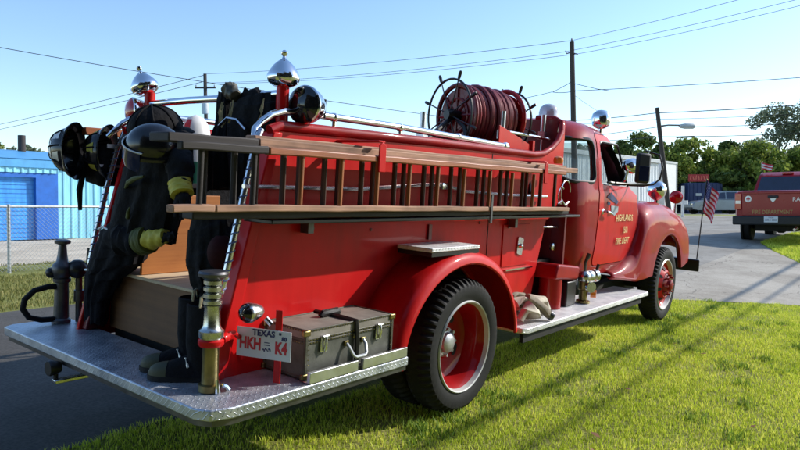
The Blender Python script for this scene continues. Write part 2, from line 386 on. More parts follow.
def scatter(x0,x1,y0,y1,n,ok,clump=True):
    x=rng.uniform(x0,x1,n); y=rng.uniform(y0,y1,n)
    if clump: 
        d=np.sin(x*3.1+1.3*np.sin(y*4.1))*np.sin(y*3.7+1.7*np.sin(x*2.3)); d2=np.sin(x*13+2*np.sin(y*9))*np.sin(y*15+2*np.sin(x*7)); keep=rng.uniform(-1.5,1,n)<.8*d+.55*d2+.35; x,y=x[keep],y[keep]
    k=np.array([ok(a,c) for a,c in zip(x,y)]); x,y=x[k],y[k]
    z=np.array([g(a,c) for a,c in zip(x,y)]); return np.c_[x,y,z]
def vis(a,c):
    if c>.2+.05*math.sin(a*3)+.03*math.sin(a*11): return False
    if a>interp(XL,c)-.03+.05*math.sin(c*7)+.05*math.sin(c*23+a*3)+.03*math.sin(c*61): return False
    dx,dy=a+3.61,c+3.335; d=.786*dx+.618*dy; l=.618*dx-.786*dy
    return d>1.2 and abs(l)<.66*d+.3 and not(-.2<c and -.9<a<5)
P1=scatter(-2.6,8.3,-4.6,.25,420000,vis)
blades('lawn_grass',P1,.008,.042,.0026,'sunlit yellow green lawn grass beside the fire engine')
cx_=[(rng.uniform(-1,7.5),rng.uniform(-3.2,-.9)) for _ in range(75)]+[(.5*math.cos(a)+.1,-1.02+.12*math.sin(a*3)) for a in np.linspace(0,6.2,14)]+[(4.6+.4*math.cos(a),-.98+.1*math.sin(a*2)) for a in np.linspace(0,6.2,10)]
W_=[]
for a,c in cx_:
    if not vis(a,c): continue
    for _ in range(rng.integers(12,60)):
        p=(a+rng.normal()*.045,c+rng.normal()*.045); W_.append((p[0],p[1],g(*p)))
blades('lawn_weeds',np.array(W_),.03,.075,.0042,'scattered darker weeds and tufts in the sunlit lawn','weed')
P2=scatter(12,24,-4,.2,60000,lambda a,c:a>interp(XR,c)+.05,False)
blades('verge_grass',P2,.03,.08,.006,'bright grass beyond the driveway beside the parked pickup')
P3=scatter(-6,12,4.95,11.7,110000,lambda a,c: (c<9.2 or math.sin(a*1.3+c)*math.sin(c*2.1+a*.5)>.0),True)
blades('roadside_grass',P3,.02,.07,.006,'patchy dry grass strip between the road and the gravel lot','dry')

# ------------------------------------------------------------------ the fire engine (built in its own frame: x forward, y to its left)
T=thing('fire_engine','old red open-bed fire engine with white-lettered cab door, parked half on the grass','fire engine',(0,0,0),True)
HB=.68
side=[(-1.72,.47),(-1.40,1.74),(1.45,1.79),(1.70,1.84),(1.85,1.92),(1.95,2.03),(2.0,2.14),(2.02,1.33),(1.74,1.24),(1.60,.80),(1.52,.50),(.8,.50)]
arch=[(.03+.70*math.cos(t),.42+.60*math.sin(t)) for t in [PI*k/12 for k in range(13)]]
side_r=side+[p for p in arch if p[1]>.5]+[(-.69,.47)]
for s,pl in ((-1,side_r),(1,side)):
    mb=MB(); mb.prism(pl,'xz',s*HB,s*(HB-.03)); part('body_side',mb,'red',T,.006)
# rolled top edges following the sweep up to the cab
for s in (-1,1):
    mb=MB(); pts=[(-1.43,s*HB,1.735),(-1.36,s*HB,1.765),(0,s*HB,1.79),(1.42,s*HB,1.80),(1.60,s*HB,1.82),(1.74,s*HB,1.87),(1.86,s*HB,1.945),(1.95,s*(HB-.01),2.04),(1.99,s*(HB-.03),2.12),(1.985,s*(HB-.10),2.155),(1.98,s*.4,2.165)]
    mb.tube(pts,.027,10); part('top_rail',mb,'red_old',T)
mb=MB(); mb.bb((1.955,-.63,.75),(1.975,.63,2.15)); part('bulkhead',mb,'red_dark',T)
mb=MB(); mb.bb((-1.06,-.648,.86),(1.95,.648,.89)); part('hose_bed_floor',mb,'black',T)
mb=MB(); mb.bb((-1.15,.42,1.40),(-.8,.645,1.43)); part('bed_shelf',mb,'black',T)
mb=MB(); mb.bb((-1.40,.632,.9),(.2,.645,1.72)); part('bay_dark_panel',mb,'fabric',T)  # black panel added to darken the sunlit inner wall, in place of dark clothes
mb=MB(); mb.bb((-1.72,-.45,.28),(4.9,-.32,.47)); mb.bb((-1.72,.32,.28),(4.9,.45,.47)); mb.bb((-1.5,-.6,.42),(1.9,.6,.52)); mb.cyl((0.075,-.7,.45),(0.075,.7,.45),.07); mb.ell((0,0,.45),(.2,.17,.2)); mb.cyl((4.58,-.72,.42),(4.58,.72,.42),.05); mb.bb((.2,-.3,.2),(.5,.3,.3)); part('chassis_frame',mb,'under',T)
# inner faces and rear edges of the bay
for s in (-1,1):
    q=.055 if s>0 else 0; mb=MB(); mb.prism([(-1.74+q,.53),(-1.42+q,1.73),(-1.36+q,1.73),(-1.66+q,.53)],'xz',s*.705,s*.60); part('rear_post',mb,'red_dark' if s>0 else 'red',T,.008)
mb=MB(); mb.bb((-1.54,-.59,.535),(-1.08,.59,.87)); part('rear_step_box',mb,'ply_dark',T,.004)
mb=MB(); mb.bb((-1.56,-.595,.871),(-1.08,.595,.89)); part('step_box_lid',mb,'ply_pale',T,.004)
mb=MB(); mb.bb((-1.53,.27,.892),(-1.0,.29,1.36)); part('plywood_panel',mb,'ply',T,.003)
# tailboard with a chamfered outline
out=[(-1.60,1.01),(-1.93,1.01),(-1.99,.97),(-1.99,-.93),(-1.955,-1.0),(-1.86,-1.03),(-.64,-1.03),(-.64,-.66),(-1.60,-.66)]
mb=MB(); mb.prism(out,'xy',.476,.526); part('tailboard',mb,'tread',T,.006)
mb=MB(); mb.prism([(x+(.02 if x<-1.9 else 0),y*.985) for x,y in out],'xy',.445,.474); part('tailboard_frame',mb,'steel',T)
mb=MB()
for a,b in ((-1.42,-1.075),(-1.035,-.66)): mb.bb((a,-1.035,.53),(b,-1.012,.585)); mb.bb((a,-1.012,.53),(b,-.985,.536))
sep('kick_rail',mb,'alu',T,.003)
mb=MB()
for x,y in ((-1.75,.3),(-1.75,-.3)): mb.bb((-1.9,y-.03,.40),(-1.4,y+.03,.444))
sep('tailboard_bracket',mb,'under',T)
# running board
mb=MB(); mb.prism([(.80,-.66),(.80,-1.0),(.86,-1.03),(3.62,-1.03),(3.68,-1.0),(3.70,-.62),(2,-.6)],'xy',.43,.472); part('running_board',mb,'tread_sunlit',T,.006)
mb=MB(); mb.bb((.82,-1.0,.36),(3.5,-.97,.428)); part('running_board_skirt',mb,'under',T)
mb=MB(); mb.prism([(.80,.66),(.80,1.03),(3.62,1.03),(3.70,.62)],'xy',.43,.472); part('running_board',mb,'tread',T,.006)
# bolt heads on the body side
for x,z in ((-1.52,1.28),(-1.60,1.0),(-1.49,1.41),(-.62,1.22),(.62,1.24),(.62,.98),(-1.1,1.24),(1.36,.92)):
    part('bolt_head',MB().lathe([(.011,0),(.010,.005),(.003,.008)],(x,-HB-.0005,z),(0,-1,0),10),'red_dark',T)
mb=MB(); mb.bb((.745,-.6835,.62),(.751,-.6805,1.76)); mb.bb((-1.50,-.6835,1.275),(.74,-.6808,1.281)); sep('panel_seam',mb,'under',T)
# rear fenders
def rear_fender(s):
    prof=[(0,.66),(0.0,.90),(-.004,.945),(-.018,.975),(-.045,.995),(-.075,1.0),(-.085,.992),(-.075,.98),(-.05,.975),(-.03,.955),(-.015,.90),(-.012,.66)]
    rings=[]
    for k in range(37):
        t=R(4)+(PI+R(-6))*k/36
        ca,sa=math.cos(t),math.sin(t); cx,cz=.03+.746*ca,.415+.675*sa
        nrm=Vector((ca/.746,0,sa/.675)).normalized()
        rings.append([(cx+nrm.x*d,s*y,cz+nrm.z*d) for d,y in prof])
    return MB().loft(rings)
for s in (-1,1): part('rear_fender',rear_fender(s),'red',T)
mb=MB(); mb.prism([(.03+.735*math.cos(t),.40+.675*math.sin(t)) for t in [PI*k/16 for k in range(17)]],'xz',-.640,-.648); part('wheel_well_shade',mb,'under',T)  # black panel painting in the shade behind the wheel
mb=MB(); mb.bb((-.38,-.97,1.10),(.17,-.70,1.125))
st=part('fender_step',mb,'tread_sunlit',T,.004)
mb=MB(); mb.bb((-.375,-.965,1.072),(.165,-.705,1.099)); part('step_edge',mb,'black',st)
# wheels
def tyre(s,x,yo,w,D=.9):
    """yo outer face; axle along y"""
    Ro=D/2; prof=[(.295,.03),(.305,.012),(.33,.0),(.37,-.006),(.405,-.002),(.428,.012),(.440,.028),(.448,.045),(.45,.07),(.45,w-.07),(.448,w-.045),(.44,w-.028),(.405,w+.002),(.35,w+.004),(.30,w-.02)]
    n=216; rings=[]
    for k in range(n):
        t=2*PI*k/n; ring=[]
        for j,(r,h) in enumerate(prof):
            rr=r*Ro/.45
            if 5<=j<=7 or 10<=j<=12: rr-= .016*(k%4<2)
            if j in (8,9): rr-= .013*((k+ (2 if j==9 else 0))%4<2)
            ring.append((x+rr*math.cos(t),yo-s*h if False else yo+(-s)*h,Ro+rr*math.sin(t)))
        rings.append(ring)
    rings.append(rings[0]); return MB().loft(rings,False)
def wheel_empty(x,y): 
    e=bpy.data.objects.new('wheel',None); COL.objects.link(e); e.parent=T; return e
RXW=.075
for s in (-1,1):
    # rear pair: deep dished outer wheel, second tyre behind
    e=wheel_empty(0,s); yo=s*.965
    part('tyre',tyre(s,RXW,yo,.20),'rubber',e,smooth=25); part('tyre',tyre(s,RXW,yo-s*.235,.20),'rubber',e,smooth=25)
    ax=(0,-s,0); o=(RXW,yo,.45)
    mb=MB(); mb.lathe([(.297,.035),(.309,.006),(.302,-.004),(.294,.0),(.288,.018),(.284,.03)],o,ax,48,False); part('rim',mb,'rim',e)
    mb=MB(); mb.lathe([(.285,.028),(.268,.05),(.252,.10),(.242,.165),(.2,.185),(.12,.19),(.115,.175),(.10,.17)],o,ax,48,False); part('wheel_disc',mb,'red_old',e)
    mb=MB()
    for a in (R(62),R(152),R(242),R(332)):
        c=Vector((RXW+.168*math.cos(a),yo-s*.1835,.45+.168*math.sin(a))); u=Vector((math.cos(a),0,math.sin(a))); w=Vector((-u.z,0,u.x))
        mb.add([c+u*.028*math.cos(q)+w*.045*math.sin(q) for q in [2*PI*k/16 for k in range(16)]],[tuple(range(16))])
    sep('hand_hole',mb,'under',e)
    mb=MB(); mb.lathe([(.105,.19),(.10,.165),(.07,.155),(.066,.13),(.05,.12),(.03,.114),(0.002,.113)],o,ax,24)
    for k in range(8):
        a=2*PI*k/8; mb.cyl((RXW+.088*math.cos(a),yo-s*.17,.45+.088*math.sin(a)),(RXW+.088*math.cos(a),yo-s*.14,.45+.088*math.sin(a)),.011,None,6)
    part('hub',mb,'galv',e)
    # front
    e=wheel_empty(4.58,s); yo=s*.93; o=(4.58,yo,.45)
    part('tyre',tyre(s,4.58,yo,.20),'rubber',e,smooth=25)
    mb=MB(); mb.lathe([(.297,.035),(.309,.006),(.300,-.004),(.288,.0),(.278,.02),(.268,.04)],o,ax,48,False); part('rim',mb,'rim',e)
    mb=MB(); mb.lathe([(.27,.04),(.25,.06),(.22,.05),(.17,.0),(.155,-.01),(.14,-.005)],o,ax,48,False); part('wheel_disc',mb,'red',e)
    mb=MB()
    for k in range(8):
        a=2*PI*k/8+.2; c=Vector((4.58+.205*math.cos(a),yo-s*.03,.45+.205*math.sin(a))); u=Vector((math.cos(a),0,math.sin(a))); w=Vector((-u.z,0,u.x)); nrm=Vector((0,s,0))
        mb.add([c+nrm*.006*0+u*.03*math.cos(q)+w*.022*math.sin(q)+nrm*(.012-.036*math.cos(q)*.8) for q in [2*PI*j/12 for j in range(12)]],[tuple(range(12))])
    sep('hand_hole',mb,'under',e)
    mb=MB(); mb.lathe([(.13,-.004),(.11,-.02),(.07,-.035),(.062,-.07),(.045,-.08),(.002,-.082)],o,ax,24,False)
    for k in range(8):
        a=2*PI*k/8; mb.cyl((4.58+.115*math.cos(a),yo+s*.02,.45+.115*math.sin(a)),(4.58+.115*math.cos(a),yo+s*.065,.45+.115*math.sin(a)),.012,None,6)
    part('hub',mb,'red_old',e)
# ---- cab
def rr_ring(z,x0,x1,hy,r0,r1,n=8):
    P=[]
    for cx,cy,r,a0 in ((x1-r1,hy-r1,r1,0),(x0+r0,hy-r0,r0,90),(x0+r0,-hy+r0,r0,180),(x1-r1,-hy+r1,r1,270)):
        for k in range(n+1):
            a=R(a0+90*k/n); P.append((cx+r*math.cos(a),cy+r*math.sin(a),z))
    return P
SEC=[(.70,2.04,3.72,.76,.22,.08),(.80,2.01,3.76,.80,.26,.1),(1.0,1.99,3.78,.825,.28,.1),(1.30,1.98,3.78,.84,.3,.12),(1.50,1.985,3.74,.835,.3,.2),(1.56,1.99,3.62,.82,.3,.25),(1.62,2.0,3.52,.812,.3,.26),(1.80,2.02,3.36,.795,.31,.28),(1.95,2.05,3.22,.765,.32,.3),(2.02,2.08,3.14,.73,.33,.32),(2.08,2.14,3.05,.66,.33,.32),(2.125,2.23,2.95,.56,.3,.3),(2.15,2.36,2.82,.40,.22,.22),(2.158,2.5,2.7,.2,.1,.1)]
SEC=[((z if z<1.63 else 1.62+(z-1.62)*1.11),)+tuple(q) for z,*q in SEC]
def loft_me(o,ztop=9):
    mb=MB(); rings=[rr_ring(z+(o if z>2.1 else 0),a-o,b+o,h+o,max(.05,p+o),max(.05,q+o)) for z,a,b,h,p,q in SEC if z<ztop]
    mb.loft(rings); return mb
def prism_me(pts,pl,a,b): m=MB(); m.prism(pts,pl,a,b); return m.mesh('cut',smooth=0)
def rpoly(pts,r,n=5):
    """polygon with rounded corners"""
    out=[]; k=len(pts)
    for i in range(k):
        p=Vector(pts[i]+(0,)) if len(pts[i])==2 else Vector(pts[i]); a=(Vector(pts[i-1]+(0,))-p); b=(Vector(pts[(i+1)%k]+(0,))-p)
        d=min(r,a.length*.45,b.length*.45); s=p+a.normalized()*d; e=p+b.normalized()*d
        for j in range(n+1):
            t=j/n; q=s*(1-t)**2+p*2*t*(1-t)+e*t**2; out.append((q.x,q.y))
    return out
outer=loft_me(0).mesh('o',smooth=0); 
inner_mb=MB(); inner_mb.loft([rr_ring(z,a+.045,b-.045,h-.045,max(.05,p-.04),max(.05,q-.04)) for z,a,b,h,p,q in [(.75,2.04,3.72,.78,.22,.08)]+[x for x in SEC if .8<=x[0]<2.16]])
inner=inner_mb.mesh('i',smooth=0)
w_corner=rpoly([(2.03,1.60),(2.45,1.60),(2.43,2.0),(2.03,2.0)],.09); w_door=rpoly([(2.60,1.585),(3.38,1.585),(3.10,2.005),(2.60,2.005)],.07)
door_out=rpoly([(2.53,.80),(3.40,.80),(3.62,1.1),(3.60,1.55),(3.17,2.075),(2.53,2.075)],.08)
def offs(pts,d):
    cx=sum(p[0] for p in pts)/len(pts); cz=sum(p[1] for p in pts)/len(pts)
    return [(p[0]+(d if p[0]>cx else -d),p[1]+(d if p[1]>cz else -d)) for p in pts]
shell=boolean(outer,inner,'DIFFERENCE')
cuts=[prism_me(w_corner,'xz',-1.3,-.42),prism_me(w_corner,'xz',.42,1.3),prism_me(rpoly([(2.56,1.585),(3.40,1.585),(3.12,2.05),(2.56,2.05)],.07),'xz',.5,1.3),prism_me(offs(door_out,.007),'xz',-1.3,-.55),
      prism_me(rpoly([(-.48,1.62),(.48,1.62),(.44,2.04),(-.44,2.04)],.08),'yz',1.7,2.3),prism_me(rpoly([(-.76,1.61),(-.025,1.61),(-.025,2.05),(-.70,2.05)],.07),'yz',2.98,3.9),prism_me(rpoly([(.025,1.61),(.76,1.61),(.70,2.05),(.025,2.05)],.07),'yz',2.98,3.9)]
for c in cuts: shell=boolean(shell,c,'DIFFERENCE')
def finish(me,name,m,parent,ang=32):
    for p in me.polygons: p.use_smooth=True
    me.set_sharp_from_angle(angle=R(ang)); me.materials.clear(); C0=Vector((2.8,0,1.45))
    for p in me.polygons: p.material_index=1 if p.normal.dot(Vector(p.center)-C0)<-.02 and p.area>1e-6 else 0
    return link(name,me,[m,'black'],parent)
cab=finish(shell,'cab',  'red_old',T)
dm=boolean(boolean(loft_me(.006).mesh('d',smooth=0),inner,'DIFFERENCE'),prism_me(door_out,'xz',-1.3,-.55),'INTERSECT')
dm=boolean(dm,prism_me(w_door,'xz',-1.3,-.4),'DIFFERENCE')
door=finish(dm,'door','red',T); 
mb=MB(); mb.lathe([(.03,0),(.03,.012),(.014,.02),(.012,.05)],(2.63,-.835,1.33),(0,-1,0),14); mb.tube([(2.63,-.885,1.33),(2.66,-.892,1.325),(2.74,-.892,1.31)],[.016,.016,.011],8); part('handle',mb,'dullchrome',door)
yd=(0,.045,1); xd=(1,0,0)
mb=MB(); put_text(mb,'HIGHLANDS',.098,(3.22,-.852,1.262),xd,yd,.0015,.90,.0,.10); part('door_lettering',mb,'gold',door,smooth=0)
mb=MB(); put_text(mb,'1501',.098,(3.26,-.854,1.135),xd,yd,.0015,.8,.0); part('door_lettering',mb,'gold',door,smooth=0)
mb=MB(); put_text(mb,'FIRE DEPT',.098,(3.22,-.846,1.022),(1,0,0),(0,-.09,1),.0015,.88,.0)
part('door_lettering',mb,'gold',door,smooth=0)
mb=MB()
for pts in ([(2.70,1.47),(2.98,1.40),(3.02,1.43),(2.80,1.52)],[(2.72,1.40),(2.80,1.39),(2.80,1.42),(2.73,1.43)]): mb.prism(pts,'xz',-.846,-.8475)
sep('door_decal',mb,'letter_blue',door,smooth=0); mb=MB(); mb.prism([(2.82,1.39),(3.02,1.38),(3.02,1.33),(2.93,1.285),(2.84,1.32)],'xz',-.848,-.8495)
part('door_emblem',mb,'decal',door,smooth=0)
mb=MB(); mb.tube([(x,-.838+ (.02 if z>1.6 else 0)- (.0),z) for x,z in []] or [(2.62,-.79,1.58),(3.40,-.79,1.575)],.012,6); part('window_ledge',mb,'black',door)
# window rubber and panes
def gasket(pts,r,yf): 
    mb=MB(); mb.tube([(x,yf(x,z),z) for x,z in pts],r,8,True); return mb
def cab_y(x,z):
    for (z0,*a),(z1,*b) in zip(SEC,SEC[1:]):
        if z<=z1: t=(z-z0)/(z1-z0); q=[p+(o-p)*t for p,o in zip(a,b)]; break
    x0,x1,h,r0,r1=q; 
    if x<x0+r0: d=min(r0,x0+r0-x); return -(h-r0+math.sqrt(max(0,r0*r0-d*d)))
    return -h
for s in (1,-1):
    part('window_seal',gasket(w_corner,.018,lambda x,z:s*cab_y(x,z)),'black',T)
    mb=MB(); k=len(w_corner); cx,cz=2.235,1.78
    mb.add([(cx,s*(cab_y(cx,cz)+.02),cz)]+[(x,s*(cab_y(x,z)+.02),z) for x,z in w_corner],[(0,i+1,(i+1)%k+1) for i in range(k)]); part('window_pane',mb,'glass',T)
mb=MB(); mb.prism(w_door,'xz',.765,.768); part('window_pane',mb,'glass',T)
mb=MB(); mb.tube([(x,-.795+ (.0 if z<1.8 else .03),z) for x,z in w_door],.012,6,True); part('window_seal',mb,'black',door)
for s in (-1,1):
    mb=MB(); mb.add([(3.53,s*.66,1.62),(3.53,s*.03,1.62),(3.20,s*.03,2.03),(3.20,s*.62,2.03)],[(0,1,2,3)]); part('windscreen',mb,'glass',T,smooth=0)
mb=MB(); mb.bb((2.15,-.7,.95),(2.6,.7,1.12)); mb.box((2.2,0,1.3),(.14,1.4,.5),Matrix.Rotation(R(-8),3,'Y')); part('cab_seat',mb,'leather',T,.03)
mb=MB(); c=Vector((3.05,.38,1.48)); ax=Vector((-.75,0,.66)).normalized(); u,w=frame(ax); mb.tube([c+.21*(math.cos(a)*u+math.sin(a)*w) for a in [2*PI*k/28 for k in range(28)]],.013,6,True)
for a in (0,2.1,4.2): mb.cyl(c,c+.2*(math.cos(a)*u+math.sin(a)*w),.009,None,6)
mb.cyl(c,c-ax*.5,.018); part('steering_wheel',mb,'black',T)
mb=MB(); mb.bb((3.35,-.74,1.3),(3.6,.74,1.57)); part('dashboard',mb,'red_dark',T,.03)
# bonnet and nose
mb=MB(); rings=[]
for x,hy,zt,zb in ((3.70,.74,1.50,.75),(4.0,.66,1.50,.75),(4.6,.55,1.47,.75),(5.2,.46,1.42,.75),(5.50,.42,1.36,.75),(5.62,.34,1.24,.78)):
    rings.append([(x,hy*c_,zb) for c_ in (-1,)]+[(x,-hy*math.cos(t)**.5 if math.cos(t)>0 else hy*abs(math.cos(t))**.5,zb+(zt-zb)*max(0,math.sin(t))**.45) for t in [PI*k/14 for k in range(1,14)]]+[(x,hy,zb)])
mb.loft(rings); part('bonnet',mb,'red_old',T)
mb=MB()
for k in range(5): mb.tube([(5.60-.01*k+.05,-.55,.78+.1*k),(5.72-.01*k,0,.78+.1*k),(5.60-.01*k+.05,.55,.78+.1*k)],.025,6)
sep('grille_bar',mb,'dullchrome',T)
mb=MB()
for k in range(6): mb.box((3.76,-.752+.004*k,1.24+.035*k),(.012,.012,.022))
sep('bonnet_louvre',mb,'dullchrome',T)
def front_fender(s):
    # x, crown z, outer y, bottom z
    rings=[]
    data=[(3.30,1.02,.86,.60),(3.40,1.20,.90,.58),(3.6,1.32,.92,.58),(3.85,1.385,.935,.6)]
    top=lambda x: interp([(3.05,.69),(3.3,.75),(3.48,.83),(3.58,.93),(3.65,1.08),(3.70,1.22),(3.76,1.33),(3.85,1.39),(4.0,1.42),(4.2,1.43),(4.6,1.435),(4.9,1.41),(5.2,1.34),(5.4,1.25),(5.55,1.12),(5.63,.98),(5.66,.85)],x)
    yo=lambda x: interp([(3.05,.82),(3.3,.875),(3.6,.915),(3.8,.935),(4.9,.94),(5.3,.94),(5.5,.93),(5.6,.895),(5.66,.83)],x)
    yi=lambda x: interp([(3.05,.70),(3.5,.66),(5.0,.44),(5.66,.42)],x)
    def bot(x):
        d=abs(x-4.60)
        a=.47+math.sqrt(max(0,.585**2-d*d)) if d<.585 else 0
        return max(a,interp([(3.05,.64),(3.6,.58),(4.0,.6),(5.2,.62),(5.66,.70)],x))
    xs=[3.05,3.12,3.2,3.28,3.36,3.42,3.48,3.54,3.58,3.62,3.66,3.7,3.76,3.82,3.9]+[4.0+.03*k for k in range(41)]+[5.25,5.32,5.4,5.46,5.52,5.57,5.61,5.64,5.66]
    for x in xs:
        zt,a,b,zb=top(x),yi(x),yo(x),bot(x); ring=[]
        zs=max(zb+.02,zt-.30); 
        for k in range(9):
            t=PI/2*k/8; ring.append((x,s*(a+(b-a)*(.35+.65*math.sin(t))) if k else s*(a),zs+(zt-zs)*math.cos(t)**.8 if k<8 else zs))
        for k in range(1,7): ring.append((x,s*(b+.006*math.sin(PI*k/6)),zs+(zb-zs)*k/6))
        ring.append((x,s*(b-.02),zb-.012)); ring.append((x,s*(b-.05),zb+.005))
        rings.append(ring)
    mb=MB(); mb.loft(rings,False,False); return mb
for s in (-1,1):
    o=part('front_fender',front_fender(s),'red_old',T); md=o.modifiers.new('Solidify','SOLIDIFY'); md.thickness=.008
mb=MB(); mb.bb((3.9,-.5,.6),(5.3,-.44,1.2)); mb.bb((3.9,.44,.6),(5.3,.5,1.2)); mb.bb((3.85,-.86,.6),(3.88,-.44,1.15)); sep('inner_wing',mb,'under',T)
mb=MB(); mb.prism([(5.88,-.98),(5.80,-1.0),(5.80,1.0),(5.88,.98),(5.95,.75),(5.98,0),(5.95,-.75)],'xy',.52,.68); mb.bb((5.2,-.45,.5),(5.85,-.37,.6)); mb.bb((5.2,.37,.5),(5.85,.45,.6)); part('bumper',mb,'black',T,.012)
# lights on the fenders and the roof
def round_lamp(name,c,ax,r,lens,body,ln=.16,stem=None,label=None,flip=0):
    ax=Vector(ax).normalized(); e=part(name,MB().lathe([(r*.98,0),(r*1.04,-.006),(r*1.04,-.02),(r*.97,-.03),(r*.9,-ln*.45),(r*.68,-ln*.75),(r*.36,-ln*.95),(.004,-ln)],c,ax,28,False),body,T,label=label)
    part('lens',MB().lathe([(r*.97,0),(r*.85,.012),(r*.5,.028),(.003,.034)],c,ax,28,False),lens,e)
    if stem: part('bracket',MB().tube(stem,.014,8),'dullchrome',e)
    return e
mb=MB(); mb.lathe([(.002,.16),(.05,.155),(.09,.13),(.115,.08),(.118,.03),(.10,-.02),(.06,-.06),(.03,-.08),(.03,-.16)],(4.98,-.62,1.53),(0,0,1),28); sl=part('fender_siren',mb,'chrome',T)
round_lamp('marker_lamp',(5.70,-.66,1.50),(-.9,-.42,0),.085,'redlens','redlens',.10,[(5.75,-.64,1.46),(5.75,-.64,1.2)])
mb=MB(); mb.lathe([(.12,0),(.12,.055),(.105,.06)],(3.0,-.02,2.185),(0,0,1),28); bc=part('roof_beacon',mb,'dullchrome',T)
mb=MB(); mb.lathe([(.105,0),(.105,.09),(.092,.145),(.055,.178),(.003,.19)],(3.0,-.02,2.245),(0,0,1),28); part('dome',mb,'clear',bc)
mb=MB(); mb.ell((3.0,-.02,2.32),(.05,.05,.05),12); part('bulb',mb,'orange',bc)
mb=MB(); mb.lathe([(.003,.105),(.05,.095),(.09,.06),(.105,0),(.09,-.06),(.05,-.09),(.025,-.10),(.025,-.17)],(3.27,-.50,2.285),(0,0,1),28); rl=part('roof_siren',mb,'chrome',T)
# mirror and spotlight on the pillar
mb=MB(); mb.tube([(3.36,-.80,1.60),(3.30,-.98,1.60),(3.27,-1.10,1.62),(3.27,-1.16,1.68),(3.27,-1.18,1.80),(3.27,-1.14,1.92),(3.25,-1.0,1.96)],.009,6); mb.tube([(2.75,-.82,1.615),(3.1,-.92,1.61),(3.27,-1.06,1.62)],.012,6)
mr=part('mirror_arm',mb,'black',T)
mrot=Matrix.Rotation(R(48),3,'Z')
mb=MB(); mb.box((3.06,-1.05,1.775),(.06,.15,.30),mrot); part('mirror',mb,'plastic',mr,.025)
mb=MB(); mb.box(Vector((3.06,-1.05,1.72))+mrot@Vector((-.0325,0,0)),(.004,.11,.15),mrot); part('mirror_glass',mb,'tint',mr,.002)
round_lamp('spotlight',(3.22,-.90,1.80),(.9,-.3,-.05),.078,'clear','chrome',.15,[(3.13,-.88,1.76),(3.13,-.86,1.66),(3.25,-.79,1.62)])
# rear posts with chrome bells, crossbar, floodlight
for s in (-1,1):
    mb=MB(); mb.cyl((-1.30,s*.62,1.55),(-1.30,s*.62,1.985),.033,.033,14); po=part('light_post',mb,'red',T)
    mb=MB(); c=(-1.30,s*.62,2.02) if s<0 else (-1.315,.66,2.025); ax=(0,0,1) if s<0 else (-.15,.36,1)
    mb.lathe([(a*.80,h*.92) for a,h in [(.03,-.06),(.06,-.055),(.095,-.035),(.108,-.012),(.105,.006),(.092,.03),(.066,.062),(.038,.085),(.016,.098),(.010,.112),(.02,.122),(.021,.135),(.010,.146),(.002,.148)]],c,ax,28); part('warning_light',mb,'chrome',po)
mb=MB(); mb.tube([(-1.30,.60,1.915),(-1.30,.2,1.925),(-1.30,-.25,1.925),(-1.30,-.60,1.935)],.021,10); part('cross_bar',mb,'chrome',T)
fl=round_lamp('floodlight',(-1.23,-.70,1.885),(-.95,-.18,0),.098,'blacklens','chrome',.15,None)
mb=MB(); mb.tube([(-1.12,-.695,1.93),(-1.07,-.70,1.93),(-1.07,-.70,1.83),(-1.12,-.695,1.83)],.006,6); part('lamp_handle',mb,'black',fl)
mb=MB(); mb.tube([(-1.2,-.68,1.80),(-1.22,-.66,1.76),(-1.28,-.62,1.76)],.014,8); part('bracket',mb,'black',fl)
rl2=round_lamp('red_rear_lamp',(-1.37,.72,1.865),(-.95,.3,.0),.085,'redlens','chrome',.14,[(-1.28,.64,1.78),(-1.28,.62,1.72)])
# handrails: wrapped grab rails on the rear edges running into the long chrome rail
def rope_rail(pts,name):
    mb=MB(); mb.tube(pts,.017,10); o=part(name,mb,'dullchrome',T)
    P=[Vector(p) for p in pts]; L=[0]
    for a,b in zip(P,P[1:]): L.append(L[-1]+(b-a).length)
    hel=[]; n=int(L[-1]/.006)
    for k in range(n):
        d=L[-1]*k/n; i=max(j for j in range(len(L)) if L[j]<=d); i=min(i,len(P)-2); t=(d-L[i])/(L[i+1]-L[i]); c=P[i].lerp(P[i+1],t)
        u,w=frame(P[i+1]-P[i]); a=d/.045*2*PI; hel.append(c+.016*(math.cos(a)*u+math.sin(a)*w))
    part('rope_wrap',MB().tube(hel,.005,5),'rope',o); return o
rope_rail([(-1.70,-.70,.95),(-1.69,-.715,1.02),(-1.655,-.72,1.2),(-1.57,-.72,1.56),(-1.535,-.715,1.68),(-1.50,-.70,1.73)],'grab_rail')
rope_rail([(-1.59,.70,.85),(-1.605,.725,.87),(-1.60,.735,.92),(-1.565,.735,1.10),(-1.50,.735,1.40),(-1.445,.735,1.62),(-1.405,.73,1.72),(-1.35,.70,1.79),(-1.30,.66,1.81)],'grab_rail')
for s in (-1,1):
    mb=MB(); y=s*.655
    mb.tube([(-1.53,y*1.05,1.69),(-1.50,y,1.735),(-1.46,y,1.775),(-1.40,y,1.815),(-1.32,y,1.84),(-1.2,y,1.85),(-.36,y,1.855),(.3,y,1.845),(.95,y,1.835)],[.017,.018,.019,.02,.02,.02,.02,.024,.024],12)
    hr=part('hand_rail',mb,'chrome',T)
    for x in (-.95,-.36,.30): part('rail_bracket',MB().cyl((x,y,1.78),(x,y,1.85),.012).ell((x,y,1.85),(.03,.028,.028),10),'chrome',hr)
    part('rail_end',MB().ell((.97,y,1.832),(.055,.036,.036),12),'chrome',hr)
